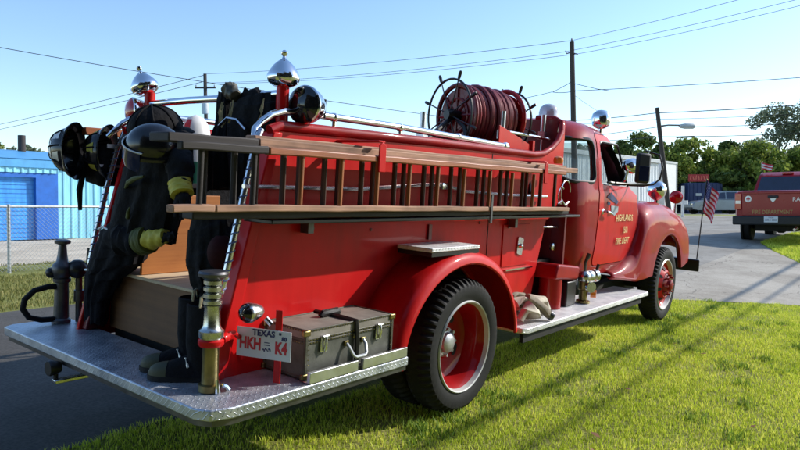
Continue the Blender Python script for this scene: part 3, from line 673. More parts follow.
# hose reel lying along the bed
ra=Vector((.95,-.20,2.075)); rb=Vector((1.44,-.36,2.082)); ax=(rb-ra).normalized(); u=Vector((0,0,1)); u=(u-ax*u.dot(ax)).normalized(); w=ax.cross(u); Lr=(rb-ra).length
mb=MB(); mb.lathe([(.11,0),(.11,Lr)],ra,ax,24); reel=part('hose_reel',mb,'red_dark',T)
for h,m in ((0,'red_dark'),(Lr,'red_old')):
    mb=MB(); o=ra+ax*h; mb.tube([o+.25*(math.cos(t)*u+math.sin(t)*w) for t in [2*PI*k/40 for k in range(40)]],.020,8,True)
    mb.tube([o+.14*(math.cos(t)*u+math.sin(t)*w) for t in [2*PI*k/32 for k in range(32)]],.012,6,True)
    for k in range(8):
        t=2*PI*k/8; d=math.cos(t)*u+math.sin(t)*w; mb.cyl(o+d*.03,o+d*.25,.012,None,6)
    mb.lathe([(.22,.005),(.22,.012)],o,ax,32); mb.lathe([(.045,-.05),(.05,.02)],o,ax,14); part('reel_flange',mb,m,reel)
hel=[]; turns=11
for k in range(turns*28):
    t=2*PI*k/28; h=.035+(Lr-.07)*k/(turns*28); rad=.228+.012*math.sin(k*.013)+.009*math.sin((k//28)*2.7)+.004*math.sin(k*.31)-.05*max(0,(h/Lr-.8)/.2)
    hel.append(ra+ax*h+rad*(math.cos(t)*u+math.sin(t)*w))
part('rubber_hose',MB().tube(hel,.0235,8),'redhose',reel)
mb=MB(); mb.lathe([(.212,.03),(.212,Lr-.03)],ra,ax,28); part('hose_layer',mb,'redhose',reel)
for o,rad in ((ra-ax*.10+w*.03,.285),(rb+ax*.09,.245)):
    mb=MB(); mb.tube([o+rad*(math.cos(t)*u+math.sin(t)*w) for t in [2*PI*k/44 for k in range(44)]],.0095,6,True)
    for k in range(8):
        t=2*PI*k/8+.35; d=math.cos(t)*u+math.sin(t)*w; mb.cyl(o+d*.04,o+d*(rad+.0),.0058,None,6); mb.tube([o+d*rad,o+d*(rad+.02),o+d*(rad+.06),o+d*(rad+.075)],[.007,.013,.014,.008],8)
    mb.lathe([(.04,-.03),(.05,0),(.04,.1)],o,ax,12); part('hand_wheel',mb,'black',reel)
mb=MB()
for o in (ra-ax*.04,rb+ax*.04):
    mb.tube([o,o-u*.1+w*.16,o-u*.62+w*.34],.02,6); mb.tube([o,o-u*.1-w*.16,o-u*.62-w*.34],.02,6)
mb.tube([ra-ax*.05-u*.02,Vector((.30,-.38,1.83))],.019,8); sep('reel_stand',mb,'black',reel)
mb=MB(); mb.prism([(.95,1.80),(.95,2.0),(1.5,1.88),(1.52,1.80)],'xz',-.60,-.61); mb.bb((1.49,-.63,1.78),(1.53,-.58,1.92)); part('reel_guard',mb,'red',T,.004)
for x,y,z in ((.22,-.40,1.90),(1.08,-.56,2.0),(1.88,-.52,2.06)):
    mb=MB(); mb.cyl((x,y,z-.03),(x,y,z+.12),.022); mb.bb((x-.03,y-.03,z-.1),(x+.03,y+.03,z-.03)); mb.cyl((x,y,z-.3),(x,y,z-.08),.012); part('stanchion',mb,'alu',T)
mb=MB(); mb.tube([(1.15,-.585,1.96),(1.98,-.585,1.965)],.014,8); part('bed_rail',mb,'chrome',T)
# pump recess, gauges, locker door, trim
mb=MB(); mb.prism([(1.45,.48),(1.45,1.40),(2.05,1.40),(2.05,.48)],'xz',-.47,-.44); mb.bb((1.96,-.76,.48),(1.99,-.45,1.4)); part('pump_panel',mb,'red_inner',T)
mb=MB(); mb.lathe([(.035,0),(.035,.025),(.028,.03),(.002,.03)],(1.93,-.66,1.0),(-.25,-1,0),18); part('gauge',mb,'dullchrome',T)
mb=MB(); mb.tube([(1.70,-.675,1.185),(1.98,-.70,1.18)],.009,6); part('panel_trim',mb,'dullchrome',T)
mb=MB(); mb.prism([(1.04,.846),(1.5,.846),(1.5,.858),(1.04,.858)],'xz',-.683,-.70); part('body_trim',mb,'chrome',T)
mb=MB(); mb.prism([(.98,.88),(1.42,.88),(1.42,1.22),(.98,1.22)],'xz',-.6815,-.6885); lk=part('locker_door',mb,'red',T,.003)
mb=MB(); mb.prism(rpoly([(1.20,.98),(1.29,.96),(1.31,1.10),(1.22,1.12)],.02),'xz',-.689,-.70); mb.lathe([(.022,0),(.016,.022),(.004,.028)],(1.25,-.70,1.04),(0,-1,0),12); part('latch',mb,'dullchrome',lk)
mb=MB(); mb.box((-.02,-.688,1.19),(.035,.012,.10)); mb.box((1.06,-.688,1.25),(.035,.012,.12)); sep('ladder_bracket_foot',mb,'red_dark',T)
mb=MB(); mb.prism(rpoly([(1.62,.75),(2.12,.71),(2.14,.83),(1.68,.88)],.04),'xz',-.86,-.62); bx=part('inlet_cover',mb,'red_old',T,.02)
mb=MB(); mb.cyl((1.78,-.745,.474),(1.78,-.745,.755),.10,None,24); part('inlet_drum',mb,'red_old',bx)
mb=MB(); mb.bb((1.93,-.84,.475),(2.13,-.64,.70)); part('battery_box',mb,'black',bx,.01)
mb=MB(); c=Vector((2.30,-.84,.475)); mb.lathe([(.065,0),(.065,.02),(.04,.03),(.04,.12),(.058,.13),(.058,.20),(.04,.22),(.035,.27)],c,(0,0,1),16); vl=part('pump_valve',mb,'brass',T)
mb=MB(); mb.lathe([(.04,-.02),(.058,.02),(.066,.06),(.052,.10),(.062,.11),(.062,.15)],c+Vector((0,-.0,.24)),(.9,-.35,.1),16); mb.ell(c+Vector((0,0,.24)),(.066,.066,.066),12); mb.lathe([(.03,0),(.04,.05),(.05,.06),(.05,.09)],c+Vector((0,-.02,.16)),(-.5,-.8,0),14); part('valve_body',mb,'nickel',vl)
mb=MB(); mb.tube([c+Vector((0,0,.27)),c+Vector((.0,0,.38)),c+Vector((.03,-.02,.46))],[.014,.014,.024],8); mb.tube([c+Vector((.12,-.05,.26)),c+Vector((.15,-.07,.36))],[.012,.016],8); sep('valve_lever',mb,'steel',vl)
mb=MB(); mb.lathe([(.04,0),(.036,.02),(.036,.05)],c+Vector((.03,-.06,.09)),(.3,-.9,0),12); part('outlet_cap',mb,'orange',vl)
# licence plate, plate lamp, bracket
nv=Vector((-.93,-.37,0)).normalized(); pr=Vector((.37,-.93,0)).normalized(); pc=Vector((-1.56,-.855,.715)); up=Vector((0,0,1))
rm=Matrix((nv,pr,up)).transposed()
mb=MB(); mb.box(pc,(.004,.285,.142),rm); lp=part('licence_plate',mb,'platewhite',T,.0015)
mb=MB(); mb.box(pc-nv*.012+pr*.07+up*(-.008),(.008,.035,.35),rm); part('plate_bracket',mb,'red',lp,.003)
F0=pc+nv*.003
for s_,sz,dx,dz,m,nm in (('TEXAS',.040,.0,.050,'letter_blue','state_name'),('80',.026,.107,.034,'letter_blue','year_sticker'),('15',.014,.085,.056,'letter_blue','month_sticker'),('HKH',.078,-.070,-.006,'letter_red','plate_number'),('K4',.078,.092,-.014,'letter_red','plate_number')):
    mb=MB(); put_text(mb,s_,sz,F0+pr*dx+up*dz,pr,up,.0008,.70 if sz>.05 else 1,.0032 if sz>.05 else .0012); part(nm,mb,m,lp,smooth=0)
mb=MB(); mb.box(F0+up*.008+pr*.018,(.002,.026,.003),rm); mb.box(F0-up*.004+pr*.018,(.002,.03,.003),rm)
for k in range(7): mb.box(F0-up*(.026+.005*math.sin(k*2.1))+pr*(.0+.006*k),(.002,.006,.007+.003*math.sin(k*1.3)),rm)
sep('plate_emblem',mb,'letter_blue',lp,smooth=0)
lamp=round_lamp('plate_lamp',(-1.64,-.815,.865),(-.98,.05,-.05),.047,'blacklens','dullchrome',.10,[(-1.56,-.86,.84),(-1.54,-.88,.81)])
# tail lamp under the rear edge
mb=MB(); mb.lathe([(.03,-.05),(.038,-.02),(.042,.0),(.038,.012)],(-2.03,.28,.435),(-1,0,0),20); mb.cyl((-2.0,.28,.40),(-2.0,.28,.36),.012); tl=part('tail_lamp',mb,'black',T)
mb=MB(); mb.box((-1.93,.24,.372),(.20,.045,.02)); part('lamp_bracket',mb,'dullchrome',tl,.004)

# ------------------------------------------------------------------ things carried on the engine
def beam(mb,x0,x1,y0,y1,za,zb,h,n=14,wob=.002):
    """long rail with its ends at heights za, zb and height h"""
    rings=[]
    for k in range(n+1):
        t=k/n; x=x0+(x1-x0)*t; z=za+(zb-za)*t+wob*math.sin(k*2.3+y0*40); rings.append([(x,y0,z),(x,y1,z),(x,y1,z+h),(x,y0,z+h)])
    mb.loft(rings)
RX=[-2.02,-1.75,-1.47,-1.2,-.92,-.64,-.36,-.07,.25,.56,.89]
L=thing('extension_ladder','orange varnished outer ladder with weathered grey ends hung on edge along the red side','ladder',(0,-.95,1.34),True)
mb=MB(); beam(mb,-1.68,1.42,-.985,-.945,1.605,1.640,.034); part('side_rail',mb,'wood_orange',L,.006)
mb=MB(); beam(mb,-2.12,-1.685,-.985,-.945,1.598,1.605,.034,4); part('side_rail',mb,'wood_dark',L,.006,label='charred dark grey end of the upper rail')
mb=MB(); beam(mb,-1.95,1.52,-.985,-.935,1.352,1.348,.030); part('side_rail',mb,'wood_grey',L,.005)
mb=MB(); beam(mb,-2.15,-1.955,-.985,-.935,1.352,1.352,.030,2); part('side_rail',mb,'wood_grey',L,.005)
for x in RX:
    mb=MB(); mb.cyl((x,-.962,1.375),(x+.004,-.962,1.612+.01*(x+2)/3),.0128,None,10); part('rung',mb,'rung' if x>-1.7 else 'wood_dark',L)
L2=thing('bed_ladder','weathered grey bed section of ladder nested behind the orange ladder on the engine side','ladder',(0,-.84,1.31),True)
mb=MB(); beam(mb,-1.70,1.75,-.938,-.862,1.632,1.664,.042); beam(mb,-1.66,1.70,-.855,-.785,1.650,1.682,.042); part('side_rail',mb,'wood_grey',L2,.006)
mb=MB(); beam(mb,-2.15,-1.705,-.938,-.80,1.624,1.632,.038,4); part('side_rail',mb,'wood_dark',L2,.006,label='charred dark grey end of the upper rail')
mb=MB(); beam(mb,-2.03,1.62,-.938,-.862,1.318,1.318,.045); beam(mb,-1.95,1.62,-.855,-.775,1.318,1.318,.045); part('side_rail',mb,'wood_dark',L2,.005)
for x in RX[1:]+[1.2,1.45]:
    for y,dx in ((-.90,-.055),(-.82,-.15)):
        mb=MB(); mb.cyl((x+dx,y,1.35),(x+dx,y,1.655),.0145,None,8); part('rung',mb,'rung_dark' if x>-1.7 else 'wood_dark',L2)
for x in (-.93,1.02):
    mb=MB(); mb.prism([(x-.02,1.56),(x+.035,1.56),(x+.035,1.70),(x+.008,1.72),(x-.02,1.70)],'xz',-.998,-.988); mb.bb((x-.02,-.988,1.715),(x+.035,-.66,1.727))
    part('ladder_hook',mb,'red',T,.004)
mb=MB(); mb.bb((-1.6,-.925,1.29),(1.9,-.72,1.310)); part('ladder_shelf',mb,'black',T,.004)
mb=MB(); mb.bb((.24,-.995,1.27),(.262,-.985,1.46)); mb.bb((1.05,-.75,1.0+.2),(1.09,-.69,1.29)); mb.bb((-1.2,-.75,1.22),(-1.16,-.69,1.29)); sep('ladder_clamp',mb,'steel',T)
mb=MB(); mb.tube([(-1.62,-.735,1.455),(-.8,-.735,1.46),(-.2,-.74,1.50),(.0,-.745,1.51),(.3,-.74,1.47),(1.0,-.735,1.455),(1.6,-.735,1.455)],.012,8)
for x in (-.05,.02,.08): mb.ell((x,-.745,1.50),(.03,.02,.03),8)
part('side_pipe',mb,'dullchrome',T)
def loop(c,r,n=20,w=.9,ph=0): return [(c[0]+r*math.cos(2*PI*k/n+ph)*w,c[1],c[2]+r*math.sin(2*PI*k/n+ph)) for k in range(n)]
mb=MB(); mb.tube(loop((1.66,-.88,1.50),.10)[:16],.006,6); mb.tube(loop((1.60,-.87,1.47),.07)[3:18],.006,6); mb.tube([(1.5,-.89,1.40),(1.55,-.90,1.43),(1.62,-.9,1.39),(1.68,-.9,1.42)],.008,6)
solo('coiled_wire',mb,'dullchrome','loose loop of pale wire hanging at the front end of the ladders','wire',(1.62,-.88,1.4),True)
mb=MB(); mb.lathe([(.035,0),(.042,.02),(.038,.05),(.02,.062),(.003,.065)],(1.58,-.83,1.735),(0,0,1),18); part('marker_light',mb,'orange',T)

def cloth(mb,path,seed,seg=88,n=40,amp=.08,fl=.0):
    """hanging garment: path of (x,y,z,half depth,half width), folded all round"""
    r=random.Random(seed); ph=[r.uniform(0,6.28) for _ in range(6)]; ks=[3,5,7,9,12,4]
    rings=[]
    for i in range(n+1):
        t=i/n*(len(path)-1); j=min(int(t),len(path)-2); q=t-j; q=q*q*(3-2*q); c=[a+(b-a)*q for a,b in zip(path[j],path[j+1])]
        ring=[]
        for k in range(seg):
            a=2*PI*k/seg; f=1
            for m in range(6):
                s_=math.sin(ks[m]*a*(1 if m%2 else .5)*(2 if m%2==0 else 1)+ph[m]+(.9 if m%2 else -.6)*i*.045); f+=amp*.72*(.45+.7*i/n)*((1-2*abs(s_)) if m in (1,2) else s_)/(1+.35*m)
            f+=fl*math.sin(i*1.9+a*2+ph[0])
            ring.append((c[0]+c[3]*math.cos(a)*f,c[1]+c[4]*math.sin(a)*f,c[2]+.012*math.sin(a*3+i)))
        rings.append(ring)
    mb.loft(rings); return mb
def limb(mb,pts,rad,seed,seg=22,amp=.07,wob=.07):
    r=random.Random(seed); P=[Vector(p) for p in pts]; n=len(P); out=[];u=None
    m=18
    for i in range(m+1):
        t=i/m*(n-1); j=min(int(t),n-2); q=t-j; c=P[j].lerp(P[j+1],q); rr=rad[j]+(rad[j+1]-rad[j])*q; d=(P[min(j+1,n-1)]-P[j]).normalized()
        if u is None: u,_=frame(d)
        u=(u-d*u.dot(d)).normalized(); w=d.cross(u)
        rr*=1+wob*math.sin(i*1.7+seed)
        out.append([c+rr*(1+amp*math.sin(3*a+i*.8+seed)+amp*.6*math.sin(5*a-i*1.1))*(math.cos(a)*u+math.sin(a)*w) for a in [2*PI*k/seg for k in range(seg)]])
    mb.loft(out); return mb
def helmet(name,c,up,fwd,label,brim=.03,r=.118,group=None,m='helmet',ridges=True):
    c=Vector(c); up=Vector(up).normalized(); fwd=Vector(fwd); fwd=(fwd-up*fwd.dot(up)).normalized(); sd=up.cross(fwd)
    h=thing(name,label,'helmet',c,True,group)
    def P(a,rr,z,k=1.0): return c+fwd*(math.cos(a)*rr*1.16*k)+sd*(math.sin(a)*rr)+up*z
    mb=MB(); rings=[]
    for q in range(11):
        t=PI/2*q/10; rings.append([P(2*PI*k/36,r*math.cos(t)+.001,r*1.02*math.sin(t)) for k in range(36)])
    mb.loft(rings,False); part('shell',mb,m,h)
    mb=MB(); rings=[]
    for rr,z in ((r,.004),(r+brim*.5,-.004),(r+brim,-.016),(r+brim,-.022),(r+brim*.5,-.012),(r-.008,-.004)):
        rings.append([P(2*PI*k/36,rr,z-(.02*math.cos(2*PI*k/36)**2 if rr>r+.5*brim else 0),1.0+(.10 if math.cos(2*PI*k/36)<-.2 and rr>r+.4*brim else 0)) for k in range(36)])
    mb.loft(rings,False); part('brim',mb,m,h)
    mb=MB()
    for k in range(4):
        a=PI*k/4
        mb.tube([c+(fwd*math.cos(a)*1.16+sd*math.sin(a))*(r+.002)*math.cos(t)+up*(r*1.02+.003)*math.sin(t) for t in [R(8)+(PI-R(16))*j/16 for j in range(17)]],.0055,5)
    if ridges: part('ridge',mb,'fabric',h)
    return h,P
def stickers(h,P,angs,r,m,z=.022):
    for a in angs:
        mb=MB(); n=5; lo=[];hi=[]
        for k in range(n+1):
            q=a-.24+.48*k/n; q2=a-.15+.30*k/n
            lo.append(P(q,math.sqrt(1-(z/ r/1.02)**2)*r+.0035,z)); zz=z+.046; hi.append(P(q2,math.sqrt(1-(zz/r/1.02)**2)*r+.0035,zz))
        mb.loft([lo,hi],False,False); part('reflector',mb,m,h)
h1,P1_=helmet('fire_helmet',(-1.64,.93,1.60),(-.62,.78,-.05),(.1,.2,1),'black helmet with white chequered reflectors hung outermost on the far left side')
stickers(h1,P1_,[k*1.05 for k in range(6)],.118,'reflex'); 
mb=MB()
r_=random.Random(3)
for k in range(90):
    a=r_.uniform(0,6.28); z=r_.uniform(.074,.112); rr=math.sqrt(max(0,1-(z/.118/1.02)**2))*.118+.004
    p0=P1_(a,rr,z); p1=P1_(a+.17,rr,z); z2=z+.009; rr2=math.sqrt(max(0,1-(z2/.118/1.02)**2))*.118+.004; mb.add([p0,p1,P1_(a+.17,rr2,z2),P1_(a,rr2,z2)],[(0,1,2,3)])
part('chequer_reflector',mb,'reflex',h1,smooth=0)
h2,P2_=helmet('fire_helmet',(-1.49,.80,1.60),(-.62,.78,-.05),(.1,.2,1),'black helmet with yellow reflectors hung beside the chequered helmet on the far side')
stickers(h2,P2_,[.5+k*1.05 for k in range(6)],.118,'yellow')
h3,P3_=helmet('fire_helmet',(-1.73,-.15,1.625),(-.30,-.40,.86),(-.52,.62,-.32),'glossy black helmet with raised visor sitting in front of the dark hanging coat',.012,.118,ridges=False)
mb=MB(); mb.loft([[P3_(a,.128,.02) for a in [-1.2+.2*k for k in range(13)]],[P3_(a,.135,-.05) for a in [-1.2+.2*k for k in range(13)]],[P3_(a,.128,-.09) for a in [-1.1+.183*k for k in range(13)]]],False,False); part('visor',mb,'tint',h3)
mb=MB(); mb.tube([P3_(a,.129,.022) for a in [-1.25+.21*k for k in range(13)]],.0045,5); part('visor_trim',mb,'reflex',h3)
h4,P4_=helmet('fire_helmet',(-1.60,.05,1.715),(-.25,-.05,1),(-1,-.3,0),'matt black wide brimmed helmet behind the glossy helmet, topmost on the coat',.045,.135,m='fabric')
# upper coat with one sleeve hanging to a gloved cuff
ct=thing('turnout_coat','black turnout coat with yellow cuffs draped in the open rear bay beneath the glossy helmet','coat',(-1.58,.1,1.1),True)
mb=MB(); cloth(mb,[(-1.52,.06,1.74,.05,.10),(-1.54,.06,1.66,.11,.22),(-1.56,.07,1.5,.13,.27),(-1.58,.12,1.3,.13,.28),(-1.60,.16,1.12,.13,.27)],4); part('coat_body',mb,'fabric',ct)
mb=MB(); limb(mb,[(-1.60,-.10,1.62),(-1.67,-.30,1.54),(-1.70,-.345,1.45),(-1.71,-.37,1.42)],[.07,.072,.055,.05],1); part('sleeve',mb,'fabric',ct)
mb=MB(); limb(mb,[(-1.705,-.345,1.452),(-1.715,-.385,1.395)],[.056,.056],2,amp=.03,wob=.012); part('cuff',mb,'yellow',ct)
mb=MB()
for k,(dx,dy,l) in enumerate(((0,-.03,.10),(-.02,-.012,.11),(-.028,.012,.10),(-.02,.035,.08),(.02,.03,.06))):
    b_=Vector((-1.716+dx*.5,-.40+dy*.5,1.385)); mb.tube([b_,b_+Vector((dx*.6,dy*.6-.012,-.045)),b_+Vector((dx*.9,dy-.016,-l))],[.020,.016,.009],8)
mb.ell((-1.718,-.405,1.375),(.035,.04,.035),12); part('glove',mb,'fabric_b',ct)
mb=MB(); mb.tube([(-1.70,.17,1.40),(-1.725,.10,1.43),(-1.735,.02,1.455),(-1.73,-.06,1.47)],[.006,.013,.014,.006],8); mb.tube([(-1.70,.07,1.58),(-1.715,.03,1.60),(-1.70,.0,1.62)],[.004,.012,.004],8); mb.tube([(-1.71,.12,1.24),(-1.725,.09,1.28),(-1.72,.085,1.30)],[.012,.009,.003],8); sep('trim_stripe',mb,'green_trim',ct)
# lower coat
ct=thing('turnout_coat','crumpled black turnout coat with yellow trimmed sleeve slumped low in the rear bay','coat',(-1.58,.45,.6),True)
mb=MB(); cloth(mb,[(-1.56,.34,1.22,.07,.14),(-1.57,.35,1.12,.13,.21),(-1.58,.42,.98,.13,.20),(-1.60,.54,.86,.10,.13),(-1.61,.61,.70,.07,.075),(-1.61,.62,.56,.06,.065)],8,amp=.1); part('coat_body',mb,'fabric_b',ct)
mb=MB(); limb(mb,[(-1.60,.40,1.10),(-1.66,.2,1.12),(-1.66,.06,1.115)],[.10,.095,.075],5); part('sleeve',mb,'fabric_b',ct)
mb=MB(); limb(mb,[(-1.66,.055,1.118),(-1.66,-.02,1.135)],[.078,.072],3,amp=.03,wob=.02); part('cuff',mb,'green_trim',ct)
mb=MB(); limb(mb,[(-1.66,-.02,1.135),(-1.655,-.09,1.15),(-1.65,-.155,1.165)],[.058,.048,.034],7,amp=.07,wob=.015); part('cuff',mb,'yellow',ct,label='bright yellow sunlit end of the sleeve'); mb=MB(); limb(mb,[(-1.655,-.13,1.15),(-1.65,-.19,1.165),(-1.65,-.24,1.185)],[.024,.022,.012],9,amp=.2); part('wristlet',mb,'fabric_b',ct)
mb=MB(); mb.tube([(-1.715,.42,1.15),(-1.725,.36,1.17),(-1.715,.30,1.155)],.006,6); mb.tube([(-1.715,.56,.90),(-1.72,.52,.905)],.007,6); sep('buckle',mb,'reflex',ct)
mb=MB(); cloth(mb,[(-1.56,-.40,1.32,.05,.09),(-1.57,-.42,1.2,.09,.14),(-1.58,-.44,1.05,.10,.15),(-1.57,-.46,.90,.08,.11)],15,amp=.09)
tr=solo('bunker_trousers',mb,'fabric','dark trousers hanging inside the right edge of the rear bay','trousers',(-1.57,-.44,.89),True)
mb=MB(); mb.ell((-1.60,-.56,1.12),(.07,.07,.09),16); solo('red_bundle',mb,mat('very_dark_red_cloth',(.03,.003,.005),.8,0,.3,9,.4,30,spec=.2),'small dark red bundle beside the right grab rail','bundle',(-1.60,-.56,1.03),True)
# coats on the crossbar
for (nm,lab,path,sd) in (('black_strap_bag','narrow black bag strapped to the crossbar left of the larger black coat',[(-1.30,-.14,1.95,.035,.035),(-1.30,-.145,1.90,.045,.045),(-1.30,-.15,1.8,.04,.06),(-1.3,-.14,1.66,.06,.10),(-1.28,-.12,1.42,.06,.12)],21),
                         ('turnout_coat','bulky black coat heaped over the crossbar beside the right warning light',[(-1.29,-.36,1.965,.03,.05),(-1.29,-.42,1.93,.06,.15),(-1.30,-.42,1.86,.10,.19),(-1.30,-.42,1.76,.11,.21),(-1.28,-.40,1.58,.11,.2),(-1.26,-.38,1.38,.09,.18)],31)):
    e=thing(nm,lab,'bag' if 'bag' in nm else 'coat',(-1.3,path[0][1],1.66),True)
    part('cloth_body',cloth(MB(),path,sd,amp=.09),'fabric',e)
    mb=MB(); r_=random.Random(sd)
    for k in range(7):
        y=path[2][1]+(.09 if sd==31 and k<4 else -.16 if sd==31 else -.05)+r_.uniform(-.02,.02); x=-1.40-(.0 if sd==31 else -.04); z=1.90-r_.uniform(0,.03)
        mb.tube([(x,y,z),(x-.01,y+r_.uniform(-.02,.02),z-.06),(x-.005,y+r_.uniform(-.05,.05),z-.12)],.0035,4)
    sep('frayed_cord',mb,'straw',e)
    if sd==31: 
        mb=MB(); limb(mb,[(-1.36,-.30,1.985),(-1.37,-.27,1.96),(-1.38,-.34,1.92)],[.02,.045,.03],4); part('collar',mb,'trim',e)
        mb=MB(); mb.tube([(-1.42,-.26,1.76),(-1.43,-.34,1.80),(-1.43,-.42,1.79),(-1.42,-.48,1.74)],.008,6); part('wire_hoop',mb,'dullchrome',e)
# white canister
e=thing('white_canister','white round shouldered canister with red and blue marks and a green base behind the helmets','canister',(-1.0,.56,1.43),True)
mb=MB(); mb.lathe([(.002,0),(.098,0),(.10,.02),(.10,.30),(.085,.38),(.05,.43),(.003,.45)],(-1.0,.56,1.43),(0,0,1),28); part('body',mb,'white',e)
mb=MB(); mb.lathe([(.1015,.0),(.1015,.14),(.1,.141)],(-1.0,.56,1.43),(0,0,1),28,False); part('green_band',mb,mat('green_enamel',(.02,.16,.09),.5),e)
mb=MB()
for a0,a1,z0,z1 in ((-.30,.22,.385,.415),(-.30,.22,.35,.385),(-.12,.1,.17,.25)):
    rr=lambda z: .1015 if z<=.30 else (.1015-(z-.30)*.19 if z<=.38 else .0865-(z-.38)*.7)
    lo=[(-1.0-rr(z0)*math.cos(.35+a)*1.01,.56-rr(z0)*math.sin(.35+a)*1.01,1.43+z0) for a in (a0,(a0+a1)/2,a1)]; hi=[(-1.0-rr(z1)*math.cos(.35+a)*1.02,.56-rr(z1)*math.sin(.35+a)*1.02,1.43+z1) for a in (a0,(a0+a1)/2,a1)]
    mb.loft([lo,hi],False,False)
sep('red_mark',mb,'letter_red',e); 
mb=MB(); 
z0,z1=.285,.325; mb.loft([[(-1.0-.1035*math.cos(.35+a),.56-.1035*math.sin(.35+a),1.43+z) for a in (-.3,-.1,.1,.3)] for z in (z0,z1)],False,False); part('blue_mark',mb,'letter_blue',e)
# far side ladder and bag
L3=thing('wooden_ladder','dark red wooden ladder hung on edge along the far left side','ladder',(0,.92,1.3),True)
mb=MB(); beam(mb,-1.55,1.4,.93,.98,1.70,1.72,.05); part('side_rail',mb,'wood_orange',L3,.005)
mb=MB(); beam(mb,-1.5,1.4,.93,.98,1.40,1.41,.045); part('side_rail',mb,'wood_dark',L3,.005)
for k in range(9): part('rung',MB().cyl((-1.3+.3*k,.955,1.44),(-1.3+.3*k,.955,1.71),.017,None,8),'rung',L3)
mb=MB(); mb.bb((-1.3,.69,1.36),(-1.26,.99,1.39)); mb.bb((1.0,.69,1.36),(1.04,.99,1.39)); sep('ladder_bracket',mb,'steel',T)
e=thing('canvas_bag','black boxy canvas bag with pale top edge hanging behind the two left helmets','bag',(-1.40,.90,1.38),True)
mb=MB(); rings=[]
for z,a,b in ((1.385,.10,.07),(1.40,.14,.10),(1.50,.15,.11),(1.60,.145,.10),(1.64,.13,.09)): rings.append([(-1.40+max(-a,min(a,1.3*a*math.cos(t))),.86+max(-b,min(b,1.3*b*math.sin(t)))+.008*math.sin(5*t+z*40),z+.006*math.sin(3*t)) for t in [2*PI*k/40 for k in range(40)]])
mb.loft(rings); part('bag_body',mb,'fabric',e)
mb=MB(); mb.bb((-1.555,.75,1.505),(-1.25,.757,1.52)); mb.bb((-1.5,.75,1.622),(-1.28,.757,1.648)); sep('edge_binding',mb,'galv',e)
mb=MB(); mb.tube([(-1.54,.95,1.5),(-1.56,.97,1.35),(-1.555,.965,1.22)],[.016,.02,.012],8); part('strap',mb,'fabric',e)
# boots
def boot(c,d,label):
    c=Vector(c); d=Vector(d).normalized(); s=Vector((-d.y,d.x,0)); e=thing('rubber_boot',label,'boot',c,True,'rubber boots on the tailboard')
    def ring(p,a,b,up,n=24): return [p+ s*a*math.cos(t)+up*b*math.sin(t) for t in [2*PI*k/n for k in range(n)]]
    mb=MB(); rings=[]; Z=Vector((0,0,1))
    for h,a,b,o in ((.02,.05,.06,-.02),(.10,.05,.06,-.015),(.18,.055,.065,-.01),(.28,.066,.075,-.02),(.36,.070,.078,-.022),(.365,.062,.07,-.022),(.30,.055,.062,-.02)): rings.append(ring(c+Z*h+d*o,a,b,d))
    mb.loft(rings,False); part('shaft',mb,'fabric_b',e)
    mb=MB(); rings=[]
    for f_,a,h in ((-.085,.02,.03),(-.075,.042,.07),(-.02,.05,.10),(.05,.052,.092),(.10,.054,.075),(.13,.053,.062)): rings.append([c+d*f_+s*a*math.cos(t)+Z*(.022+h*max(0,math.sin(t))**.8) for t in [PI*k/16 for k in range(17)]])
    mb.loft(rings); part('foot',mb,'fabric_b',e)
    mb=MB(); rings=[]
    for f_,a,h in ((.131,.0535,.0625),(.16,.052,.058),(.19,.044,.05),(.212,.03,.036),(.222,.012,.016)): rings.append([c+d*f_+s*a*math.cos(t)+Z*(.022+h*max(0,math.sin(t))**.7) for t in [PI*k/16 for k in range(17)]])
    mb.loft(rings); part('toe_cap',mb,'olive',e)
    mb=MB(); mb.prism([(0,0)],'xy',0,1) if False else None
    out=[c+d*f_+s*a for f_,a in ((-.09,.0),(-.08,.036),(-.02,.046),(.03,.042),(.08,.05),(.14,.056),(.19,.05),(.22,.026),(.23,0))]; out+= [c+d*f_-s*a for f_,a in ((.22,.026),(.19,.05),(.14,.056),(.08,.05),(.03,.042),(-.02,.046),(-.08,.036))]
    mb.loft([[p for p in out],[p+Z*.022 for p in out]]); part('sole',mb,'rubber',e)
    mb=MB(); mb.tube([c+Z*.355+s*.066-d*.02,c+Z*.40+s*.05-d*.02,c+Z*.405-s*.0-d*.03,c+Z*.355-s*.06-d*.03],.007,6); part('pull_loop',mb,'straw',e)
    mb=MB(); mb.tube([c+Z*.07-s*.05+d*.03,c+Z*.10-s*.02+d*.05,c+Z*.105+s*.02+d*.05,c+Z*.07+s*.05+d*.03],.006,5); part('instep_buckle',mb,'reflex',e)
boot((-1.70,-.46,.53),(-.72,.62,0),'left black rubber boot with olive toe cap on the tailboard, nearer the plywood box')
boot((-1.76,-.62,.53),(-.60,.66,0),'right black rubber boot with olive toe cap beside the brass nozzle')
